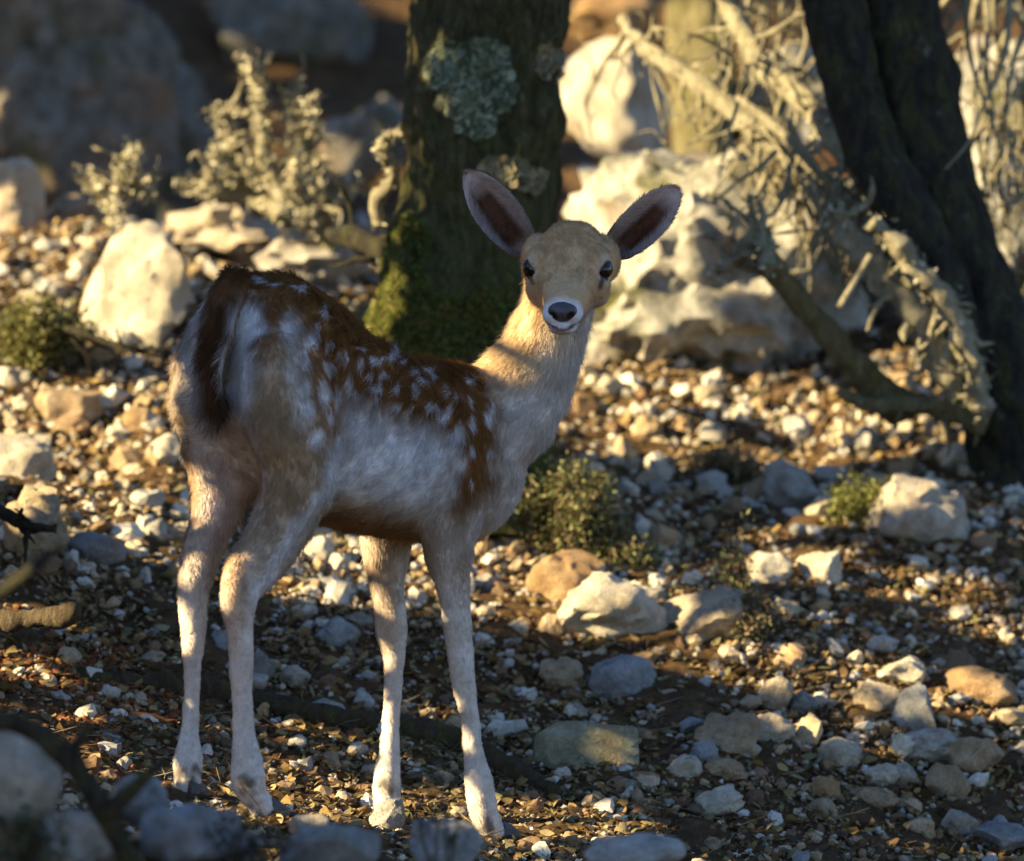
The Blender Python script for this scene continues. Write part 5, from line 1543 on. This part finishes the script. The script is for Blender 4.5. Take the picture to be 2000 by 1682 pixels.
# sprinkle of small gaps in the foliage: sun flecks
NZ = fbm(np.nan_to_num(HITS) * 7.0, 2, 55)
lit |= (NZ > .80) & ~ISF & (GP[:, 1] > 1050)
Sv = np.array(list(S))
Uv = np.cross(Sv, [0, 0, 1.0]); Uv /= np.linalg.norm(Uv); Vv = np.cross(Uv, Sv)
CS = .008
uu = HITS @ Uv; vv = HITS @ Vv
u0, v0_ = np.nanmin(uu) - .1, np.nanmin(vv) - .1
nu2, nv2 = int((np.nanmax(uu) - u0 + .1) / CS) + 1, int((np.nanmax(vv) - v0_ + .1) / CS) + 1
def raster(sel):
    R = np.zeros((nu2, nv2), bool)
    R[((uu[sel] - u0) / CS).astype(int), ((vv[sel] - v0_) / CS).astype(int)] = True
    return R
def dil(R, n):
    for _ in range(n):
        A = R.copy()
        A[1:] |= R[:-1]; A[:-1] |= R[1:]; A[:, 1:] |= R[:, :-1]; A[:, :-1] |= R[:, 1:]
        R = A
    return R
# a shaded surface that stands nearer the sun hides what lies behind it, so it decides for its beam
ss = HITS @ Sv
SMAX = np.full((nu2, nv2), -1e9)
sh_ = okh & ~lit
np.maximum.at(SMAX, (((uu[sh_] - u0) / CS).astype(int), ((vv[sh_] - v0_) / CS).astype(int)), ss[sh_])
keep = np.zeros(len(GP), bool)
li_ = np.where(okh & lit)[0]
keep[li_] = ss[li_] > SMAX[((uu[li_] - u0) / CS).astype(int), ((vv[li_] - v0_) / CS).astype(int)] - .12
LITR = dil(raster(keep), 2) & ~raster(okh & ISD & (GP[:, 0] < 1150))
SHD = okh & ~lit
SR2 = dil(raster(SHD), 2) & ~LITR
# for every shaded cell remember one point on the ground (or animal) that it shades
iu = ((uu[SHD] - u0) / CS).astype(int); iv = ((vv[SHD] - v0_) / CS).astype(int)
TX = np.full((nu2, nv2), -1, int); TX[iu, iv] = np.where(SHD)[0]
for _ in range(2):
    A = TX.copy()
    for sh, ax in ((1, 0), (-1, 0), (1, 1), (-1, 1)):
        Bq = np.roll(TX, sh, ax); A = np.where(A < 0, Bq, A)
    TX = A
cu, cv = np.where(SR2 & (TX >= 0))
rs = np.random.default_rng(3)
LP = []
for rep in range(2):
    T3 = HITS[TX[cu, cv]]
    uj = u0 + (cu + rs.random(len(cu))) * CS; vj = v0_ + (cv + rs.random(len(cv))) * CS
    s0 = T3 @ Sv
    B0 = uj[:, None] * Uv + vj[:, None] * Vv + s0[:, None] * Sv
    # slide each leaf up the sunbeam until it hangs beside the view, not in it
    tmin = np.zeros(len(B0))
    for _ in range(3):
        Pq = B0 + tmin[:, None] * Sv
        need = Pq[:, 0] + .075 * (10 + Pq[:, 1])
        tmin = np.maximum(tmin + np.maximum(need, 0) / abs(Sv[0] - .075 * Sv[1]) * 1.02, .45)
    Pq = B0 + (tmin + .25 + 1.3 * rs.random(len(B0)) ** 1.3)[:, None] * Sv
    hgt = Pq[:, 2] - ground(Pq[:, 0], Pq[:, 1])
    LP.append(Pq[hgt > .12])
LP = np.concatenate(LP)
ti = 0
for lab, sel, tp in (('unseen leafy oak added to cast dappled shade over the fawn', LP[:, 1] < 1.3, (-3.3, -2.6)), ('unseen leafy oak added to shade the rocks of the hollow', LP[:, 1] >= 1.3, (-5.2, 3.2))):
    Pt = LP[sel]
    b = Vector((tp[0], tp[1], gz(*tp) - .05))
    tr_ = thing('added_shade_oak', lab, 'tree', b)
    top = Vector((tp[0] + .15, tp[1] + .15, max(Pt[:, 2].max(), b.z + 2.2) + .3))
    tube('trunk', [b, b.lerp(top, .35) + Vector((.06, 0, 0)), b.lerp(top, .7), top], [.16, .13, .10, .05], M['bark_dark'], tr_, seg=20, sub=8, nz=.012, nsc=14, seed=3)
    cen = Pt[rs.choice(len(Pt), 16, replace=False)]
    for _ in range(6):
        a = ((Pt[:, None] - cen[None]) ** 2).sum(2).argmin(1)
        cen = np.array([Pt[a == i].mean(0) if (a == i).any() else cen[i] for i in range(16)])
    for c in cen:
        s0 = b.lerp(top, .45 + .5 * rs.random())
        c = Vector(c); mid = s0.lerp(c, .5) + Vector((0, 0, .15))
        tube('limb', [s0, mid, c], [.028, .016, .005], M['bark_dark'], tr_, seg=7, sub=5)
    obj('crown', leaf_faces(Pt, rs, .036, GREEN, 'crown'), M['leaf'], tr_)  # leaves sit only on sunbeams meant to be blocked
